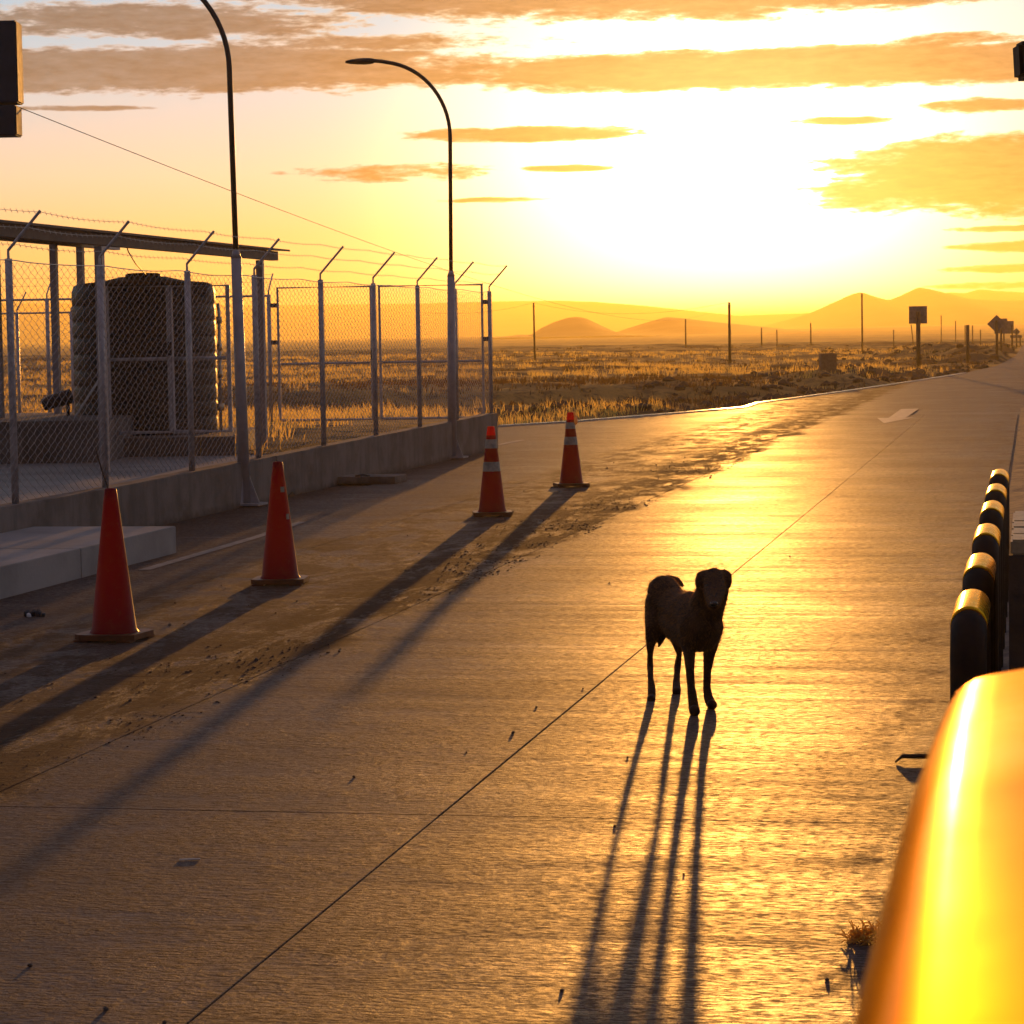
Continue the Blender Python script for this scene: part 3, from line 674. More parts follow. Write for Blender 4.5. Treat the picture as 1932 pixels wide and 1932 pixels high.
# ------------------------------------------------------------------ canopy (lean-to roof) along the fence
T1 = TW-1.3
cano = empty('canopy', R2(T1, 26, ZF), 'open steel canopy with flat roof above the fenced compound', 'canopy')
sR = s_at(500, T1); sM = s_at(199, T1)
zr = 2.84
for s in (sR, sM, 2*sM-sR): 
    MB().box(R2(T1, s, (ZF+zr)/2-.01), (.085, .085, zr-ZF), -RA).build('column', M_PAINTG, cano)
endS = s_at(541, T1); stS = 14.0
bb = MB(); bb.hexa([R2(T1+.12, stS, zr+.125), R2(T1+.12, endS, zr+.125), R2(T1-2.9, endS, zr+.37), R2(T1-2.9, stS, zr+.37)][::-1], [R2(T1+.12, stS, zr+.150), R2(T1+.12, endS, zr+.150), R2(T1-2.9, endS, zr+.39), R2(T1-2.9, stS, zr+.39)][::-1])
bb.build('roof_sheet', M_BROWN, cano)
MB().box(R2(T1, (stS+endS-.35)/2, zr+.06), (.10, endS-.3-stS, .12), -RA).build('roof_beam', M_BROWN, cano)
T2 = T1-2.6
for px, zt in ((163, 3.07), (113, 3.07), (4, 3.07)):
    s = s_at(px, T2); MB().box(R2(T2, s, (ZF+zt)/2), (.085, .085, zt-ZF), -RA).build('column', M_PAINTG, cano)
eB = s_at(232, T2)
MB().box(R2(T2, (stS+eB)/2, 3.07+.05), (.10, eB-stS, .10), -RA).build('roof_beam', M_PAINTG, cano)
n_r = 8
for i in range(n_r):
    s = stS+.5 + (endS-1.0-stS)*i/(n_r-1)
    bb = MB(); bb.hexa([R2(T1-.06, s-.03, zr+.05), R2(T1-.06, s+.03, zr+.05), R2(T1-2.5, s+.03, zr+.255), R2(T1-2.5, s-.03, zr+.255)][::-1], [R2(T1-.06, s-.03, zr+.12), R2(T1-.06, s+.03, zr+.12), R2(T1-2.5, s+.03, zr+.32), R2(T1-2.5, s-.03, zr+.32)][::-1])
    bb.build('rafter', M_BROWN, cano)
cb = MB().tube([W(236, 452, 31), W(242, 475, 31.5), W(256, 498, 32), W(276, 519, 33)], .008, 5).build('tank_cable', M_CABLE); tag(cb, 'thin cable hanging from the canopy down to the tank lid', 'cable')

# ------------------------------------------------------------------ water tank
YT = 33.55; kx = YT/F
tc_ = Vector(((280-966)*kx, YT, .64)); R = 134*kx
tank = empty('water_tank', tc_, 'large black ribbed plastic water tank behind the mesh fence', 'tank')
zs = lambda py: H + (645-py)*kx - .64
prof = [(R*.97, 0)]
zt = zs(548); nrib = 9
for i in range(nrib):
    a = zt*i/nrib; h = zt/nrib
    prof += [(R*.988, a+h*.05), (R*.996, a+h*.13), (R, a+h*.24), (R, a+h*.80), (R*.996, a+h*.93)]
prof += [(R*.985, zt+.02), (R*.97, zt+.06), (R*.90, zt+.09), (R*.60, zs(531)), (R*.33, zs(523))]
MB().lathe(prof, 56, tc_).build('tank_shell', M_TANK, tank)
MB().lathe([(.19, zs(526)), (.225, zs(524)), (.225, zs(518)), (.19, zs(516)), (.05, zs(515))], 28, tc_).build('lid', M_TANK, tank)
for k in range(3):
    th = -2.2 + k*.9; 
MB().box(tc_ + Vector((R*.80, -R*.52, zs(553)+.02)), (.22, .22, .17), .5).build('outlet_box', M_TANK, tank)
pp = empty('glint_strip', W(414, 830, 33.2), 'shiny upright metal strip added for the sun glint on the tank rim', 'glint strip')  # added metal strip, stands in for the sun glint on the tank rim
MB().tube([W(411, 572, 33.2), W(413, 590, 33.2), W(415, 700, 33.2), W(417, 815, 33.2)], .020, 10).build('glint_run', mat('chromed glint metal', (.8, .75, .68), .38, metal=1.0), pp)
for y, r in ((604, .036), (655, .03), (706, .034), (768, .045)):
    c = W(413+(y-590)*.017, y, 33.2); MB().tube([c-Vector((0, 0, .045)), c+Vector((0, 0, .045))], r, 10).build('glint_knob', mat('brass glint metal', (.85, .65, .4), .4, metal=1.0), pp)
fl_ = empty('floodlight', W(108, 770, 32.0), 'small black floodlight tilted on its stand on the plinth', 'floodlight')
MB().tube([W(82, 764, 32), W(100, 757, 32), W(135, 747, 32)], [.075, .085, .09], 14, smooth=False).build('lamp_housing', M_DARK, fl_)
MB().tube([W(128, 752, 32), W(129, 785, 32)], .022, 6).build('stand', M_DARK, fl_)

# ------------------------------------------------------------------ street lamps
def street_lamp(base, lean, label):
    root = empty('street_lamp', base, label, 'street lamp', 'curved street lamps by the wall')
    def P(x, z, y=0): return base + Vector((x + lean*z, y, z))
    MB().tube([P(0, .02), P(0, 2.70)], [.068, .056], 16).build('lower_pole', M_PAINTG, root)
    MB().tube([P(0, 2.70), P(0, 2.78)], [.060, .032], 16).build('reducer', M_PAINTG, root)
    pts = [P(0, 2.78), P(0, 4.75)]
    for i in range(1, 15):
        a = math.radians(i*5.6); pts.append(P(-1.05*(1-math.cos(a)), 4.75+1.12*math.sin(a)))
    last = pts[-1]; pts += [last+Vector((-.16, 0, .03)), last+Vector((-.30, 0, .045))]
    MB().tube(pts, [.031]*2+[.029]*(len(pts)-2), 12).build('curved_arm', M_DARK, root)
    e = pts[-1]; hd = MB()
    rings = [(0.02, .028, .03), (-.03, .045, .04), (-.12, .085, .045), (-.22, .095, .040), (-.34, .07, .026), (-.40, .03, .012)]
    V = []; n = 12
    for dx_, wy, hz in rings:
        for k in range(n):
            th = 2*math.pi*k/n; V.append(e + Vector((dx_, wy*math.cos(th), hz*math.sin(th) - dx_*-.02 + (-.01 if math.sin(th) < 0 else 0))))
    hd.add(V, [(i*n+k, i*n+(k+1) % n, (i+1)*n+(k+1) % n, (i+1)*n+k) for i in range(len(rings)-1) for k in range(n)], True)
    hd.add(V[:n], [tuple(range(n))]); hd.add(V[-n:], [tuple(range(n))[::-1]])
    hd.build('lamp_head', M_DARK, root)
    MB().box(base+Vector((.01, 0, .012)), (.40, .36, .022), -RA).build('base_plate', M_PAINTG, root)
    for a in (0, 90, 180, 270):
        d = Vector((math.cos(math.radians(a)-RA), math.sin(math.radians(a)-RA), 0)); pz = Vector((-d.y, d.x, 0))*.005
        bb = MB(); q = [base+d*.055+Vector((0, 0, .024)), base+d*.17+Vector((0, 0, .024)), base+d*.055+Vector((0, 0, .33))]
        bb.add([v-pz for v in q]+[v+pz for v in q], [(0, 1, 2), (5, 4, 3), (0, 3, 4, 1), (1, 4, 5, 2), (2, 5, 3, 0)]); bb.build('gusset', M_PAINTG, root)
    return root
street_lamp(G(462, 953), -.012, 'nearer curved street lamp whose head is above the picture')
street_lamp(G(853, 864), .012, 'farther curved street lamp with its whole dark lamp head in view')

# ------------------------------------------------------------------ traffic cones
def make_cone(h=.91, tipm=None, collars=False, label='', group='orange traffic cones in a row'):
    root = empty('traffic_cone', (0, 0, 0), label, 'traffic cone', group)
    hb = .045; n = 40
    def rad(z): return .138 + (.036-.138)*(z-hb)/(h-hb)
    bs = MB(); a = .195
    pl_ = [(-a, -a+.05), (-a+.05, -a), (a-.05, -a), (a, -a+.05), (a, a-.05), (a-.05, a), (-a+.05, a), (-a, a-.05)]
    bs.prism(pl_, .012, hb); 
    for sx in (-1, 1):
        for sy in (-1, 1): bs.box((sx*.14, sy*.14, .0062), (.09, .09, .012))
    bs.build('base', M_CBASE, root, local=True, bevel=0)
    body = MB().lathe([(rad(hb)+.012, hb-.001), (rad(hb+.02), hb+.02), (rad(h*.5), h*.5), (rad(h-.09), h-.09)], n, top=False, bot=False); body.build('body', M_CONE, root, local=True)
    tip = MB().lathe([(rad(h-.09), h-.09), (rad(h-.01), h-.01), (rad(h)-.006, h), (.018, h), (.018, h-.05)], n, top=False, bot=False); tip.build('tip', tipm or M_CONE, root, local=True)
    if collars:
        for z0, z1 in collars:
            MB().lathe([(rad(z0)+.0025, z0), (rad(z1)+.0025, z1)], n, top=False, bot=False).build('reflective_collar', M_COLLAR, root, local=True)
    return root
c1 = make_cone(.92, label='nearest traffic cone, dark red, with a thin wire sticking out of its top'); c1.location = G(216, 1206); c1.rotation_euler = (0, 0, math.radians(-16))
w1 = MB().tube([G(216, 1206)+Vector((-.012, 0, .86)), G(216, 1206)+Vector((-.02, 0, .94)), G(216, 1206)+Vector((-.05, .01, 1.03)), G(216, 1206)+Vector((-.075, .01, 1.12)), G(216, 1206)+Vector((-.085, .02, 1.17))], .0045, 6).build('wire_stub', M_WOOD); tag(w1, 'thin bent wire standing in the top of the nearest cone', 'wire')
c2 = make_cone(.905, label='second traffic cone, plain orange without bands, in front of the nearer lamp post'); c2.location = G(529, 1101); c2.rotation_euler = (0, 0, math.radians(-4))
for th, z in ((-.9, .70), (-.55, .50)):
    r_ = .138 + (.036-.138)*(z-.045)/(.86) + .001
    MB().box((r_*math.cos(th), r_*math.sin(th), z), (.006, .03, .04), th).build('scuff_patch', M_COLLAR, c2, local=True)
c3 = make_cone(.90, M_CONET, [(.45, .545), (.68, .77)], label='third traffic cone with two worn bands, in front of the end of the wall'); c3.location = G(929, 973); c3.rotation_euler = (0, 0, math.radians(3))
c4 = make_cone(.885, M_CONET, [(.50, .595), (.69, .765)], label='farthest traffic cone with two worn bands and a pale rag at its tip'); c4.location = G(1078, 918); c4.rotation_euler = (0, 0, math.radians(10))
rg = G(1078, 918)
bb = MB(); bb.lathe([(.004, -.065), (.02, -.055), (.026, -.02), (.02, .02), (.012, .045), (.004, .05)], 10, rg+Vector((.062, -.01, .80)))
bb.tube([rg+Vector((.02, 0, .89)), rg+Vector((.045, 0, .875)), rg+Vector((.06, -.01, .83))], .012, 6)
o = bb.build('rag', translucent('pale rag', (.8, .6, .35), (.95, .7, .35), .6)); tag(o, 'pale knotted rag hanging at the tip of the farthest cone', 'rag')

# ------------------------------------------------------------------ inspection chamber lid, debris by the wall
o = MB().box(G(700, 913)+Vector((0, .30, .045)), (.74, .62, .09), -RA).build('inspection_box', M_CONC, None, bevel=.006); tag(o, 'low square concrete inspection box beside the wall', 'manhole')
hd_ = MB().tube([G(684, 899, .09)+Vector((-.09, 0, .004)), G(684, 899, .09)+Vector((0, .03, .02)), G(684, 899, .09)+Vector((.09, 0, .004))], .012, 6).build('lift_handle', M_DARK, o); hd_.location = (0, 0, 0)
def rock(name, loc, size, m, label, cat, group=None, seed=0, sub=2):
    bm = bmesh.new(); bmesh.ops.create_icosphere(bm, subdivisions=sub, radius=1)
    for v in bm.verts:
        k = 1 + .45*noise.noise(v.co*1.3+Vector((seed*3.1, seed, 0))); v.co = Vector((v.co.x*size[0]*k, v.co.y*size[1]*k, v.co.z*size[2]*k))
    me = bpy.data.meshes.new(name); bm.to_mesh(me); bm.free(); me.materials.append(m)
    o = bpy.data.objects.new(name, me); COL.objects.link(o); o.location = Vector(loc)+Vector((0, 0, size[2]*.6)); return tag(o, label, cat, group)
rock('stone', G(402, 962), (.075, .06, .06), M_PLASTW, 'small pale stone left of the nearer lamp base', 'stone', seed=1)
rock('stone', G(383, 968), (.05, .05, .04), M_STONE, 'small brown stone beside the pale stone by the wall', 'stone', seed=5)
tr = empty('litter', G(62, 1163), 'crumpled black and white litter at the left edge before the platform', 'litter')
for k, (dx_, dy_, r, m) in enumerate([(-.03, 0, .03, M_DARK), (.035, .01, .028, M_DARK), (.07, -.02, .02, M_DARK), (-.02, -.03, .018, M_PLASTW), (.0, .03, .025, M_DARK)]):
    bm = bmesh.new(); bmesh.ops.create_icosphere(bm, subdivisions=1, radius=r)
    for v in bm.verts: v.co *= 1+.6*noise.noise(v.co*60+Vector((k, 0, 0)))
    me = bpy.data.meshes.new('scrap'); bm.to_mesh(me); bm.free(); me.materials.append(m); o = bpy.data.objects.new('scrap', me); COL.objects.link(o); o.parent = tr; o.location = (dx_, dy_, r*.6)
o = MB().box(G(358, 1623)+Vector((0, 0, .003)), (.072, .008, .004), .05).build('paper_stick', M_PLASTW); tag(o, 'small white stick lying on the concrete in the lower left', 'litter')
# pebbles on the concrete
peb = [(968, 1384, .014), (1150, 1100+0, .008), (668, 1467, .010), (1012, 1335, .010), (1184, 1430, .008), (738, 1112, .009), (1160, 1560, .008), (200, 1906, .013), (57, 1823, .010), (310, 1930, .008),
       (1060, 1870, .008), (880, 1420, .007), (1100, 1300, .007), (1490, 1050, .010), (1560, 1850, .009), (560, 1135, .012), (905, 1092, .010), (1010, 1006, .012), (1290, 1650, .006), (395, 1310, .010), (640, 1230, .012), (150, 1050, .012)]
pebp = [(G(x, y), r*.7) for x, y, r in peb]
for i in range(40):
    t = random.uniform(-5.9, -3.9); s = random.uniform(12, 38); pebp.append((R2(t, s), random.uniform(.005, .012)))
pm = []
for k in range(4):
    bm = bmesh.new(); bmesh.ops.create_icosphere(bm, subdivisions=1, radius=1)
    for v in bm.verts: v.co *= 1+.5*noise.noise(v.co*1.4+Vector((k*4, 0, 0))); v.co.z *= .8
    me = bpy.data.meshes.new('pebble'); bm.to_mesh(me); bm.free(); me.materials.append(M_STONE if k % 2 else M_WOOD); pm.append(me)
for i, (p, r) in enumerate(pebp):
    o = bpy.data.objects.new('pebble', pm[i % 4]); COL.objects.link(o); o.location = p+Vector((0, 0, r*.5)); o.scale = (r*1.2, r, r); o.rotation_euler = (0, 0, random.uniform(0, 6.28))
    tag(o, 'small dark pebble lying on the concrete road', 'pebble', 'pebbles scattered on the road')
CN = 9000; cs = 9+33*rng.random(CN)**.8; ct = -3.95 - np.abs(rng.normal(0, .55, CN)); dn = vnoise(ct*1.0, cs, 1.1); ok = (dn > -.02+.25*rng.random(CN)) & (ct > -6.3)
cm_ = MB(); ic = bmesh.new(); bmesh.ops.create_icosphere(ic, subdivisions=1, radius=1); iv = [v.co.copy() for v in ic.verts]; ifc = [tuple(v.index for v in f.verts) for f in ic.faces]; ic.free()
for t_, s_ in zip(ct[ok], cs[ok]):
    r = .002+.0055*random.random()**4*(1+s_/60); k = random.uniform(.7, 1.6); o_ = Vector((random.random()*9, 0, 0))
    cm_.add([(t_+v.x*r*k*(1+.4*noise.noise(v*2+o_)), s_+v.y*r, .001+max(-.5, v.z)*r*.7) for v in iv], ifc)
tag(cm_.build('mud_crumbs', M_SOIL), 'dried mud crumbs strewn along the dirty lane', None, None, 'stuff').rotation_euler = (0, 0, -RA)
# stick and straw clump by the right kerb
o = MB().tube([G(1690, 1440)+Vector((0, 0, .006)), G(1702, 1435)+Vector((0, 0, .018)), G(1765, 1436)+Vector((0, .0, .02))], [.004, .009, .012], 6).build('stick', M_WOOD); tag(o, 'short stick lying beside the yellow barrier at the right', 'stick')
cl0 = G(1648, 1775); bb = MB()
for i in range(260):
    a = random.uniform(0, 6.28); rr_ = random.random()**.5*.075; c = cl0+Vector((rr_*math.cos(a)*1.1, rr_*math.sin(a)*.9, random.random()*.05*(1-rr_/.09)))
    d = Vector((random.gauss(0, 1), random.gauss(0, 1), random.gauss(0, .6))).normalized()*random.uniform(.02, .05)
    bb.tube([c, c+d*.5+Vector((0, 0, .006)), c+d], .0022, 3, False)
bb.v = [(x, y, max(z, .002)) for x, y, z in bb.v]
o = bb.build('straw_clump', M_GRASS); tag(o, 'clump of golden straw on the concrete at the lower right', 'straw')

# ------------------------------------------------------------------ hoop bollards along the island kerb
def make_hoop():
    root = empty('hoop_bollard', (0, 0, 0), 'x', 'bollard', 'yellow topped hoop bollards in a row')
    zt = .775; Rb = .13; Ln = .86; pts = [(0, -Ln/2, -.02), (0, -Ln/2, zt-Rb)]
    for i in range(1, 9): a = math.radians(90*i/8); pts.append((0, -Ln/2+Rb*(1-math.cos(a)), zt-Rb+Rb*math.sin(a)))
    for i in range(0, 9): a = math.radians(90*i/8); pts.append((0, Ln/2-Rb*(1-math.sin(a)), zt-Rb+Rb*math.cos(a)))
    pts.append((0, Ln/2, -.02))
    MB().tube(pts, .0625, 28).build('steel_hoop', M_BLK, root, local=True)
    MB().tube([(0, -Ln/2+Rb-.045, zt-.004), (0, -Ln/2+Rb, zt), (0, Ln/2-Rb, zt), (0, Ln/2-Rb+.045, zt-.004)], .0636, 36).build('yellow_sleeve', M_YEL, root, local=True)
    return root
TH = (1795-966)/F*9.0 ; TH = -.285*1.0 + .068
hlab = ['nearest hoop bollard, black legs and shining yellow top', 'second hoop bollard in the row', 'third hoop bollard in the row', 'fourth hoop bollard in the row', 'fifth hoop bollard in the row', 'farthest hoop bollard of the row']
hoop = make_hoop()
for i, Y in enumerate([9.34, 10.92, 12.62, 14.35, 15.95, 17.65]):
    o = hoop if i == 0 else copy_tree(hoop)
    o.location = R2(TH, Y/math.cos(RA)); o.rotation_euler = (0, 0, -RA); o['label'] = hlab[i] if i in (0, 5) else hlab[i]+' from the camera'

# stone pillar with paved top beside the bollards
pil = empty('stone_pedestal', R2(.02, 11), 'stone pedestal with a sunlit paved top at the right edge', 'pedestal')
t0 = toTS(W(1903, 1018, 9.95)); zp = W(1903, 1018, 9.95).z
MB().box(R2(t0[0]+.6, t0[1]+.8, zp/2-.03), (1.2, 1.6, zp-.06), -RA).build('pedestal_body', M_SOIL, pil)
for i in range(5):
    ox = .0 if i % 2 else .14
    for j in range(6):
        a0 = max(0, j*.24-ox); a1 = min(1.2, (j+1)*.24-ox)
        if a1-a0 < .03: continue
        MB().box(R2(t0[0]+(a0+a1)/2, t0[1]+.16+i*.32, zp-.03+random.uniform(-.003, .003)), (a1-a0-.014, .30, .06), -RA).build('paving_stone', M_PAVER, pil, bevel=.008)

# yellow barrier in the near right corner
def barrier():
    root = empty('yellow_barrier', R2(.1, 1.4), 'large glossy yellow barrier out of focus in the right foreground', 'barrier')
    tL = -.070*math.cos(RA); Wd = .62; sN, sF = .62, 2.16; nu, nv = 40, 48; V = []
    for j in range(nv+1):
        v = 1-(1-j/nv)**1.8; s = sN + (sF-sN)*v
        for i in range(nu+1):
            u = math.sin((i/nu*2-1)*math.pi/2)     # -1 left, 1 right
            dl = (1-abs(u))*Wd/2                  # distance from the side
            df = (1-v)*(sF-sN)                    # distance from the far end
            R_ = .035
            side = math.sqrt(max(0, 1-max(0, 1-dl/R_)**2)); endp = math.sqrt(max(0, 1-max(0, 1-df/R_)**2))
            crown = .020*min(1, dl/.10)**.85
            fall = -.046*max(0, (v-.48)/.52)**1.4
            z = 1.558 + crown + fall - .028*(1-min(side, endp)) if min(side, endp) > 0 else .9
            t = tL + Wd/2 + u*Wd/2
            V.append(R2(t, s, z))
    bb = MB(); bb.add(V, [(j*(nu+1)+i, j*(nu+1)+i+1, (j+1)*(nu+1)+i+1, (j+1)*(nu+1)+i) for j in range(nv) for i in range(nu)], True)
    bb.build('barrier_top', M_YELB, root)
    MB().box(R2(tL+Wd/2, (sN+sF)/2, .45), (Wd-.004, sF-sN-.01, .90), -RA).build('barrier_body', M_YELB, root)
    return root
barrier()

# ------------------------------------------------------------------ overhead things at the frame edges
sg = empty('sign_box', W(-60, 250, 20), 'dark hanging sign cabinet at the upper left edge', 'sign')
for y0, y1 in ((38, 196.2), (197.4, 258)):
    a = W(-150, y1, 20); c = W(30, y0, 20)
    MB().box(((a.x+c.x)/2, 20.12, (a.z+c.z)/2), (c.x-a.x, .24, c.z-a.z), 0).build('cabinet', mat('blue grey cabinet', (.035, .045, .065), .6), sg, bevel=.01)
q = W(-60, 250, 20); MB().tube([(q.x, 20.12, 0), (q.x, 20.12, q.z+1.5)], .07, 12).build('mast', M_DARK, sg)
cm = empty('security_camera', W(1945, 150, 14), 'dark boxy security camera on a thin pole at the upper right edge', 'camera')
a = W(1917, 80, 14); c = W(1921, 150, 14); e_ = .16
bb = MB(); bb.hexa([Vector((c.x, 13.92, c.z)), Vector((c.x+e_, 13.92, c.z)), Vector((c.x+e_, 14.12, c.z)), Vector((c.x, 14.12, c.z))], [Vector((a.x, 13.92, a.z)), Vector((a.x+e_+.01, 13.92, a.z)), Vector((a.x+e_+.01, 14.12, a.z)), Vector((a.x, 14.12, a.z))])
bb.build('housing', M_BLK, cm, bevel=.02)
q = W(1944, 150, 14); MB().tube([(q.x, 14.02, -.02), (q.x, 14.02, q.z)], .014, 8).build('pole', M_DARK, cm)

# ------------------------------------------------------------------ far poles, signs, block
def gz(p): return float(height(np.array([p.x]), np.array([p.y]))[0])
def utility_pole(px, ytop, ybase, r, label, lean=0.0):
    p = G(px, ybase); p = Vector((p.x, p.y, 0)); zt = W(px, ytop, p.y).z; z0 = gz(p)
    root = empty('utility_pole', Vector((p.x, p.y, z0)), label, 'utility pole')
    MB().tube([(p.x, p.y, z0-.3), (p.x+lean, p.y, zt)], [r, r*.72], 8).build('shaft', M_WOOD, root)
    MB().box((p.x+lean, p.y, zt-.25), (.16, .1, .08)).build('insulator_bracket', M_DARK, root)
    return Vector((p.x+lean, p.y, zt))
tA = utility_pole(1009, 571, 680, .085, 'wooden pole just right of the fence corner', -.02)
tB = utility_pole(1294, 601, 660, .10, 'short thin pole left of the tall pole under the glare')
tC = utility_pole(1377, 570, 684, .10, 'tall pole standing in the field under the brightest glare', 0)
tD = utility_pole(1437, 618, 657, .10, 'faint thin pole right of the glare pole')
tE = utility_pole(1530, 609, 656, .09, 'thin pole midway between the glare and the square sign')
tF = utility_pole(1627, 553, 664, .09, 'tall pole left of the square sign')
for px, y0, y1, l in ((1466, 622, 656, 'tiny faint post right of the faint thin pole'), (1690-4, 622, 655, 'tiny post between the tall pole and the square sign'), (1724, 612, 652, 'leaning thin pole right behind the square sign'), (1776, 595, 648, 'thin pole right of the square sign'), (1803, 605, 648, 'thin pole left of the dark stump post'), (1821, 613, 650, 'thin pole touching the dark stump post'), (1835, 614, 652, 'thin pole right of the dark stump post'), (1850, 622, 652, 'very small pole left of the diamond sign')):
    p = G(px, y1+1.5); z0 = gz(p); r = .055 if px > 1700 else .06; zt = W(px, y0, p.y).z
    o = MB().tube([(p.x, p.y, z0-.3), (p.x-(.25 if px == 1724 else 0), p.y, zt)], r, 6).build('thin_pole', M_WOOD); tag(o, l, 'pole')
p = G(1826, 684); z0 = gz(p); o = MB().tube([(p.x, p.y, z0-.2), (p.x, p.y, W(1826, 613, p.y).z)], .09, 10).build('stump_post', M_WOOD); tag(o, 'thick dark post without a sign on the earth mound', 'post')
def sag_line(a, c, sag, r, name, label, cat, n=24):
    pts = [a.lerp(c, i/n) - Vector((0, 0, 4*sag*(i/n)*(1-i/n))) for i in range(n+1)]
    o = MB().tube(pts, r, 5).build(name, M_CABLE); return tag(o, label, cat)
sag_line(tA, tC, .75, .007, 'power_line', 'thin power line from the fence corner pole to the glare pole', 'cable')
lf = W(800, 590, 150); sag_line(lf, tA, .3, .007, 'power_line', 'thin power line running left from the fence corner pole', 'cable')
sag_line(W(30, 200, 20.1), tC, 1.35, .0033, 'overhead_cable', 'long thin cable crossing the sky from the dark sign cabinet', 'cable', 60)
def road_sign(px, ybase, w_, h_, ytop, kind, label, post=.05, posts=1, red=False):
    p = G(px, ybase); z0 = gz(p); Y = p.y; root = empty('road_sign', Vector((p.x, Y, z0)), label, 'road sign')
    zt = W(px, ytop, Y).z; k = Y/F; ww = w_*k; hh = h_*k
    if posts == 1: MB().tube([(p.x, Y, z0-.2), (p.x, Y, zt-hh*.3)], post, 8).build('post', M_WOOD, root)
    else:
        for sx in (-1, 1): MB().tube([(p.x+sx*ww*.36, Y, z0-.2), (p.x+sx*ww*.36, Y, zt-hh*.3)], post, 8).build('post', M_WOOD, root)
    c = Vector((p.x, Y+.06, zt-hh/2)); bb = MB()
    if kind == 'diamond': q = [(0, -hh/2), (ww/2, 0), (0, hh/2), (-ww/2, 0)]
    else: q = [(-ww/2, -hh/2), (ww/2, -hh/2), (ww/2, hh/2), (-ww/2, hh/2)]
    bb.add([c+Vector((a, -.012, b_)) for a, b_ in q]+[c+Vector((a, .012, b_)) for a, b_ in q], [(0, 1, 2, 3), (7, 6, 5, 4), (0, 4, 5, 1), (1, 5, 6, 2), (2, 6, 7, 3), (3, 7, 4, 0)])
    bb.build('sign_panel', M_SIGNB, root)
    MB().box(c+Vector((0, -.03, 0)), (ww*.7 if kind != 'diamond' else ww*.4, .03, .05)).build('stiffener', M_SIGNB, root)
    return root
road_sign(1733, 697, 34, 33, 577.5, 'rect', 'square road sign seen from behind on a single post', .10)
road_sign(1881, 680, 36, 34, 594, 'diamond', 'large diamond road sign seen from behind, nearest of the cluster', .075)
road_sign(1889, 668, 24, 28, 601, 'rect', 'rectangular road sign overlapping behind the large diamond sign', .07)
road_sign(1902, 662, 22, 24, 605.5, 'rect', 'smaller rectangular road sign on two posts behind the other signs', .06, posts=2)
road_sign(1918, 655, 15, 14, 619, 'diamond', 'small far diamond road sign near the right edge', .07)
road_sign(1917, 652, 22, 6, 632, 'rect', 'long low road sign on two posts at the right edge', .07, posts=2)
pb = G(1562, 716); zb = gz(pb)
o = MB().box((pb.x, pb.y, zb+.38), (.58, .5, .80), .1).build('stone_block', M_STONE, None, bevel=.03); tag(o, 'dark square stone block on the earth mound by the road', 'block')

# ------------------------------------------------------------------ grass and scrub
def blades(name, n, yr, hr, width, matg, label, dens, nb=(6, 10), spread=.16, umin=-.235, umax=.235, droop=.75, pw=1.0):
    Y = yr[0]*(yr[1]/yr[0])**(rng.random(n)**pw); U = rng.uniform(umin, umax, n); X = U*Y
    d = edge_x(Y)-X; keep = (d > 0.35) & (rng.random(n) < dens(X, Y, d)); keep &= ~((Y < R2(TW, sW1).y+.5) & ((X > wall_x(Y)-.3) | (Y < 31.9)))
    X, Y = X[keep], Y[keep]; k = nb[1]; m = len(X)
    X = np.repeat(X, k)+rng.normal(0, spread, m*k); Y = np.repeat(Y, k)+rng.normal(0, spread, m*k); Z = height(X, Y)
    N = len(X); hh = rng.uniform(hr[0], hr[1], N)*np.repeat(rng.uniform(.6, 1.25, m), k); th = rng.uniform(0, 2*np.pi, N); wd_ = width*rng.uniform(.6, 1.4, N)*(1+Y/110)
    lx, ly = np.cos(th)*hh*droop*rng.random(N), np.sin(th)*hh*droop*rng.random(N)
    px_, py_ = wd_, np.zeros(N)
    a = np.stack([X-px_/2, Y, Z-.02], 1); b_ = np.stack([X+px_/2, Y, Z-.02], 1)
    c = np.stack([X+px_*.35+lx*.4, Y+ly*.4, Z+hh*.6], 1); e = np.stack([X-px_*.35+lx*.4, Y+ly*.4, Z+hh*.6], 1); f = np.stack([X+lx, Y+ly, Z+hh], 1)
    V = np.stack([a, b_, c, e, f], 1).reshape(-1, 3); i = np.arange(N)*5
    me = bpy.data.meshes.new(name); me.vertices.add(len(V)); me.vertices.foreach_set('co', V.ravel())
    loops = np.stack([i, i+1, i+2, i+3, i+3, i+2, i+4], 1).ravel(); me.loops.add(len(loops)); me.loops.foreach_set('vertex_index', loops)
    st = np.stack([np.arange(N)*7, np.arange(N)*7+4], 1).ravel(); me.polygons.add(2*N); me.polygons.foreach_set('loop_start', st)
    me.update(calc_edges=True); me.validate(); me.materials.append(matg)
    o = bpy.data.objects.new(name, me); COL.objects.link(o); return tag(o, label, 'grass', None, 'stuff')
def dens_grass(X, Y, d):
    band = vnoise(X*.45, Y, 9.0)+vnoise(X, Y, 3.0)*.5
    bl = 73 + (X+0.5)*0.55
    v = sstep(band, -.12, .10)*.95
    v = np.where((Y > bl-1) & (Y < bl+5) & (X < 9), .04, v)
    v = np.where(Y < 40, .55, v); v = np.where((Y > 175) & (Y < 200), v*.25, v)
    return v*sstep(d, .2, 2.5)
def dens_edge(X, Y, d): return (d < 2.6)*.5*sstep(vnoise(X, Y, 1.5), -.25, .1)
blades('dry_grass', 17000, (31.5, 265), (.09, .30), .010, M_GRASS, 'golden dry grass covering the field', dens_grass, nb=(6, 9), pw=.85)
blades('dry_weeds', 2600, (38, 120), (.08, .30), .010, M_STRAW, 'dry weeds along the edge of the paving', dens_edge, nb=(4, 7), umin=-.02)
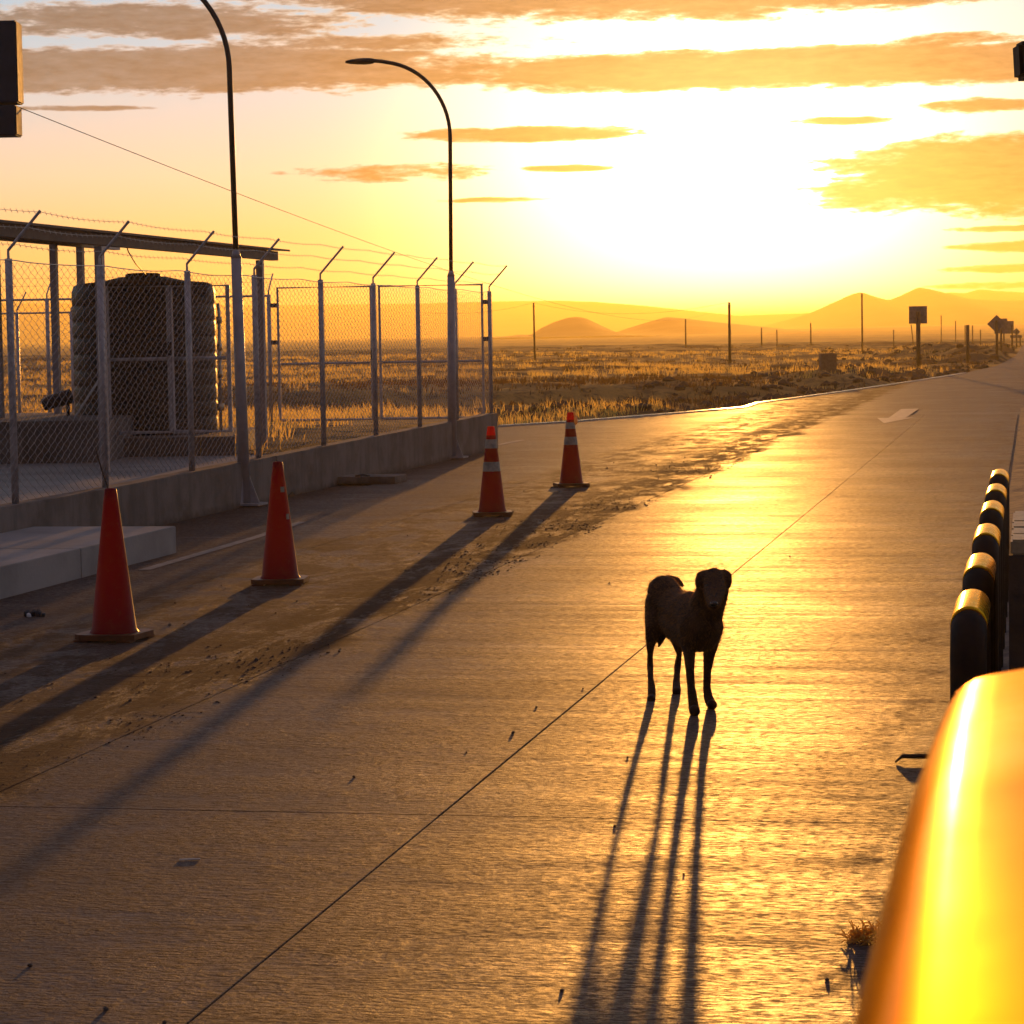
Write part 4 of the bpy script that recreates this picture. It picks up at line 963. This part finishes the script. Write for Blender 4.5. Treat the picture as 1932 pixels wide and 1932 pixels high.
blades('dark_scrub', 5200, (60, 290), (.06, .22), .022, M_SHRUB, 'low dark scrub between the grass', lambda X, Y, d: sstep(-vnoise(X*.45, Y, 9.0), .02, .2)*.8*sstep(d, .2, 1.0), nb=(5, 9), spread=.28, pw=.8)
# clods and stones on the earth heaps
CN = 900; cy = 60*(260/60)**rng.random(CN); cx = edge_x(cy) - rng.random(CN)**1.3*7*(cy/90); ok = (edge_x(cy)-cx) > .5
bbm = MB(); ico = bmesh.new(); bmesh.ops.create_icosphere(ico, subdivisions=1, radius=1); iv = [v.co.copy() for v in ico.verts]; ifc = [tuple(v.index for v in f.verts) for f in ico.faces]; ico.free()
for x_, y_ in zip(cx[ok], cy[ok]):
    r = random.uniform(.05, .20)*(1+y_/300); z_ = float(height(np.array([x_]), np.array([y_]))[0])
    bbm.add([(x_+v.x*r*(1+.4*noise.noise(v*1.5+Vector((x_, y_, 0)))), y_+v.y*r, z_+v.z*r*.7*(1+.5*noise.noise(v+Vector((y_, x_, 0))))) for v in iv], ifc)
tag(bbm.build('earth_clods', M_SOIL), 'dark clods and stones on the earth heaps by the road', 'rubble', None, 'stuff')

# ------------------------------------------------------------------ the dog
def dogpt(cx_, cy_, Y): return W(1132+cx_/5.428, 1035+cy_/5.428, Y)
KD = 12.7/F/5.428
chains = [
    [(650, 442, 178, 13.02), (745, 560, 172, 12.92), (850, 640, 205, 12.80), (930, 655, 222, 12.68), (1000, 720, 235, 12.58), (1035, 800, 236, 12.50)],     # trunk
    [(745, 640, 175, 12.95), (770, 735, 178, 12.88), (860, 800, 200, 12.74), (990, 850, 212, 12.56), (1030, 840, 222, 12.50)],                       # belly and chest
    [(1050, 720, 205, 12.52), (1120, 610, 160, 12.46), (1170, 470, 146, 12.42), (1165, 350, 128, 12.33)], [(1085, 380, 100, 12.36), (1090, 470, 120, 12.42), (1060, 580, 150, 12.5)],                                   # neck
    [(600, 560, 150, 13.0), (592, 680, 144, 12.98), (560, 800, 104, 12.93), (530, 900, 70, 12.93), (517, 1000, 45, 13.02), (514, 1090, 32, 13.09), (514, 1200, 37, 13.12), (519, 1340, 33, 13.02), (530, 1430, 44, 12.97), (530, 1500, 46, 12.92)],
    [(528, 1530, 47, 12.90), (524, 1548, 47, 12.84)],
    [(740, 760, 120, 13.15), (790, 930, 74, 13.17), (812, 1080, 30, 13.26), (796, 1190, 40, 13.30), (787, 1310, 36, 13.24), (782, 1390, 44, 13.2), (786, 1450, 51, 13.14)],
    [(784, 1458, 47, 13.12), (784, 1462, 50, 13.06)],
    [(900, 840, 115, 12.56), (908, 980, 82, 12.50), (916, 1090, 62, 12.47), (922, 1250, 47, 12.45), (934, 1420, 44, 12.44), (948, 1530, 51, 12.42), (960, 1630, 57, 12.40)],
    [(964, 1655, 55, 12.36), (970, 1662, 59, 12.31)],
    [(1135, 820, 122, 12.55), (1132, 960, 92, 12.60), (1120, 1070, 66, 12.62), (1100, 1250, 44, 12.62), (1094, 1420, 41, 12.62), (1108, 1520, 50, 12.60), (1132, 1580, 55, 12.58)],
    [(1142, 1594, 53, 12.54), (1150, 1602, 54, 12.50)],
    [(655, 820, 50, 12.95), (640, 900, 40, 12.95), (622, 950, 28, 12.95), (603, 1002, 14, 12.95)], [(700, 885, 34, 12.92), (700, 925, 13, 12.92)], [(755, 930, 36, 12.86), (765, 975, 14, 12.86)],
    [(1120, 330, 118, 12.30), (1215, 330, 118, 12.30)], [(1165, 300, 106, 12.28), (1172, 420, 112, 12.20), (1168, 500, 88, 12.12), (1165, 555, 66, 12.05)],   # skull and muzzle
    [(1165, 535, 60, 12.05), (1165, 575, 54, 12.01)],
    [(1230, 440, 90, 12.26), (1210, 520, 84, 12.28)],
    [(1075, 250, 34, 12.30), (1028, 275, 42, 12.30), (1005, 330, 34, 12.28), (1000, 385, 22, 12.26)], [(1270, 245, 38, 12.30), (1310, 275, 40, 12.30), (1326, 330, 30, 12.28), (1322, 385, 20, 12.26)],  # ears
    [(700, 320, 56, 13.2), (780, 330, 46, 13.22), (830, 362, 26, 13.2), (848, 385, 16, 13.18)],
]
def build_dog():
    bm = bmesh.new()
    for ch in chains:
        pts = [(dogpt(c[0], c[1], c[3]), c[2]*KD) for c in ch]
        for (p, r), (q, s) in zip(pts[:-1], pts[1:]):
            n = max(2, int((q-p).length/(min(r, s)*.30))+1); n = min(n, 16)
            for i in range(n+1):
                u = i/n; bmesh.ops.create_icosphere(bm, subdivisions=2, radius=r+(s-r)*u, matrix=Matrix.Translation(p.lerp(q, u)))
    me = bpy.data.meshes.new('tmp'); bm.to_mesh(me); bm.free()
    o = bpy.data.objects.new('tmp', me); COL.objects.link(o)
    rm = o.modifiers.new('r', 'REMESH'); rm.mode = 'VOXEL'; rm.voxel_size = .0052
    sm = o.modifiers.new('s', 'SMOOTH'); sm.iterations = 5; sm.factor = .5
    dg = bpy.context.evaluated_depsgraph_get(); e = o.evaluated_get(dg)
    m2 = bpy.data.meshes.new_from_object(e); bpy.data.objects.remove(o)
    return m2
dme = build_dog(); dme.name = 'dog_body'; dme.polygons.foreach_set('use_smooth', [True]*len(dme.polygons))
M_FUR = mat('brown dog coat', (0.075, 0.036, 0.019), 0.8, nscale=9, namt=.45, bump=.004, bscale=70, spec=.25)
M_HAIR = translucent('dog guard hair', (.07, .034, .017), (.55, .24, .07), .45, .6)
dme.materials.clear(); dme.materials.append(M_FUR)
droot_loc = Vector((dogpt(850, 1500, 12.75).x, 12.75, 0))
dog = empty('dog', droot_loc, 'dark brown dog standing on the road facing the camera, backlit', 'dog')
co = np.empty(len(dme.vertices)*3); dme.vertices.foreach_get('co', co); co = co.reshape(-1, 3)
zmin = co[:, 2].min()
co = co - np.array(droot_loc)
dme.vertices.foreach_set('co', co.ravel()); dme.update()
do = bpy.data.objects.new('body', dme); COL.objects.link(do); do.parent = dog
vn = np.empty(len(dme.vertices)*3); dme.vertices.foreach_get('normal', vn); vn = vn.reshape(-1, 3)
idx = rng.choice(len(co), min(15000, len(co)), replace=False)
P = co[idx]; Nn = vn[idx]; sel = P[:, 2] > .05; P, Nn = P[sel], Nn[sel]
hl = (.007+.011*rng.random(len(P)))*np.where(P[:, 2] < .28, .45, 1.0)
tipd = Nn + np.array([0, .15, -.55]) + rng.normal(0, .22, P.shape); tipd /= np.linalg.norm(tipd, axis=1)[:, None]
side = np.cross(tipd, rng.normal(0, 1, P.shape)); side /= np.linalg.norm(side, axis=1)[:, None]
V = np.stack([P-side*.0007, P+side*.0007, P+tipd*hl[:, None]], 1).reshape(-1, 3); i = np.arange(len(P))*3
me = bpy.data.meshes.new('fur'); me.from_pydata(V.tolist(), [], np.stack([i, i+1, i+2], 1).tolist()); me.materials.append(M_HAIR)
fo_ = bpy.data.objects.new('fur', me); COL.objects.link(fo_); fo_.parent = dog; fo_['kind'] = 'stuff'
for cx_ in (1108, 1238):
    p = dogpt(cx_, 398, 12.13) - droot_loc; bm = bmesh.new(); bmesh.ops.create_uvsphere(bm, u_segments=14, v_segments=10, radius=.0105)
    me = bpy.data.meshes.new('eye'); bm.to_mesh(me); bm.free(); me.materials.append(mat('dog eye', (.008, .005, .004), .08)); o = bpy.data.objects.new('eye', me); COL.objects.link(o); o.parent = dog; o.location = p+Vector((0, .035, 0))
p = dogpt(1166, 568, 11.985) - droot_loc; bm = bmesh.new(); bmesh.ops.create_uvsphere(bm, u_segments=16, v_segments=12, radius=.018)
for v in bm.verts: v.co.z *= .75; v.co.x *= 1.1
me = bpy.data.meshes.new('nose'); bm.to_mesh(me); bm.free(); me.materials.append(mat('dog nose', (.01, .008, .008), .25)); o = bpy.data.objects.new('nose', me); COL.objects.link(o); o.parent = dog; o.location = p
print('DOG zmin', zmin, 'verts', len(co))

# ------------------------------------------------------------------ haze
hz = bpy.data.meshes.new('haze'); bm = bmesh.new(); bmesh.ops.create_cube(bm, size=1); bm.to_mesh(hz); bm.free()
ho = bpy.data.objects.new('haze', hz); COL.objects.link(ho); HT = 79.0
ho.scale = (19000, 16000, HT+1.5); ho.location = (0, 3500+2000, (HT-1.5)/2 + 0)
hm = bpy.data.materials.new('haze'); hm.use_nodes = True; n = hm.node_tree; n.nodes.clear()
pv = n.nodes.new('ShaderNodeVolumePrincipled'); on = n.nodes.new('ShaderNodeOutputMaterial'); n.links.new(pv.outputs[0], on.inputs['Volume'])
pv.inputs['Color'].default_value = (.64, .53, .21, 1); pv.inputs['Density'].default_value = .00031; pv.inputs['Anisotropy'].default_value = .68
hz.materials.append(hm); tag(ho, 'warm evening haze over the plain', None, None, 'stuff')
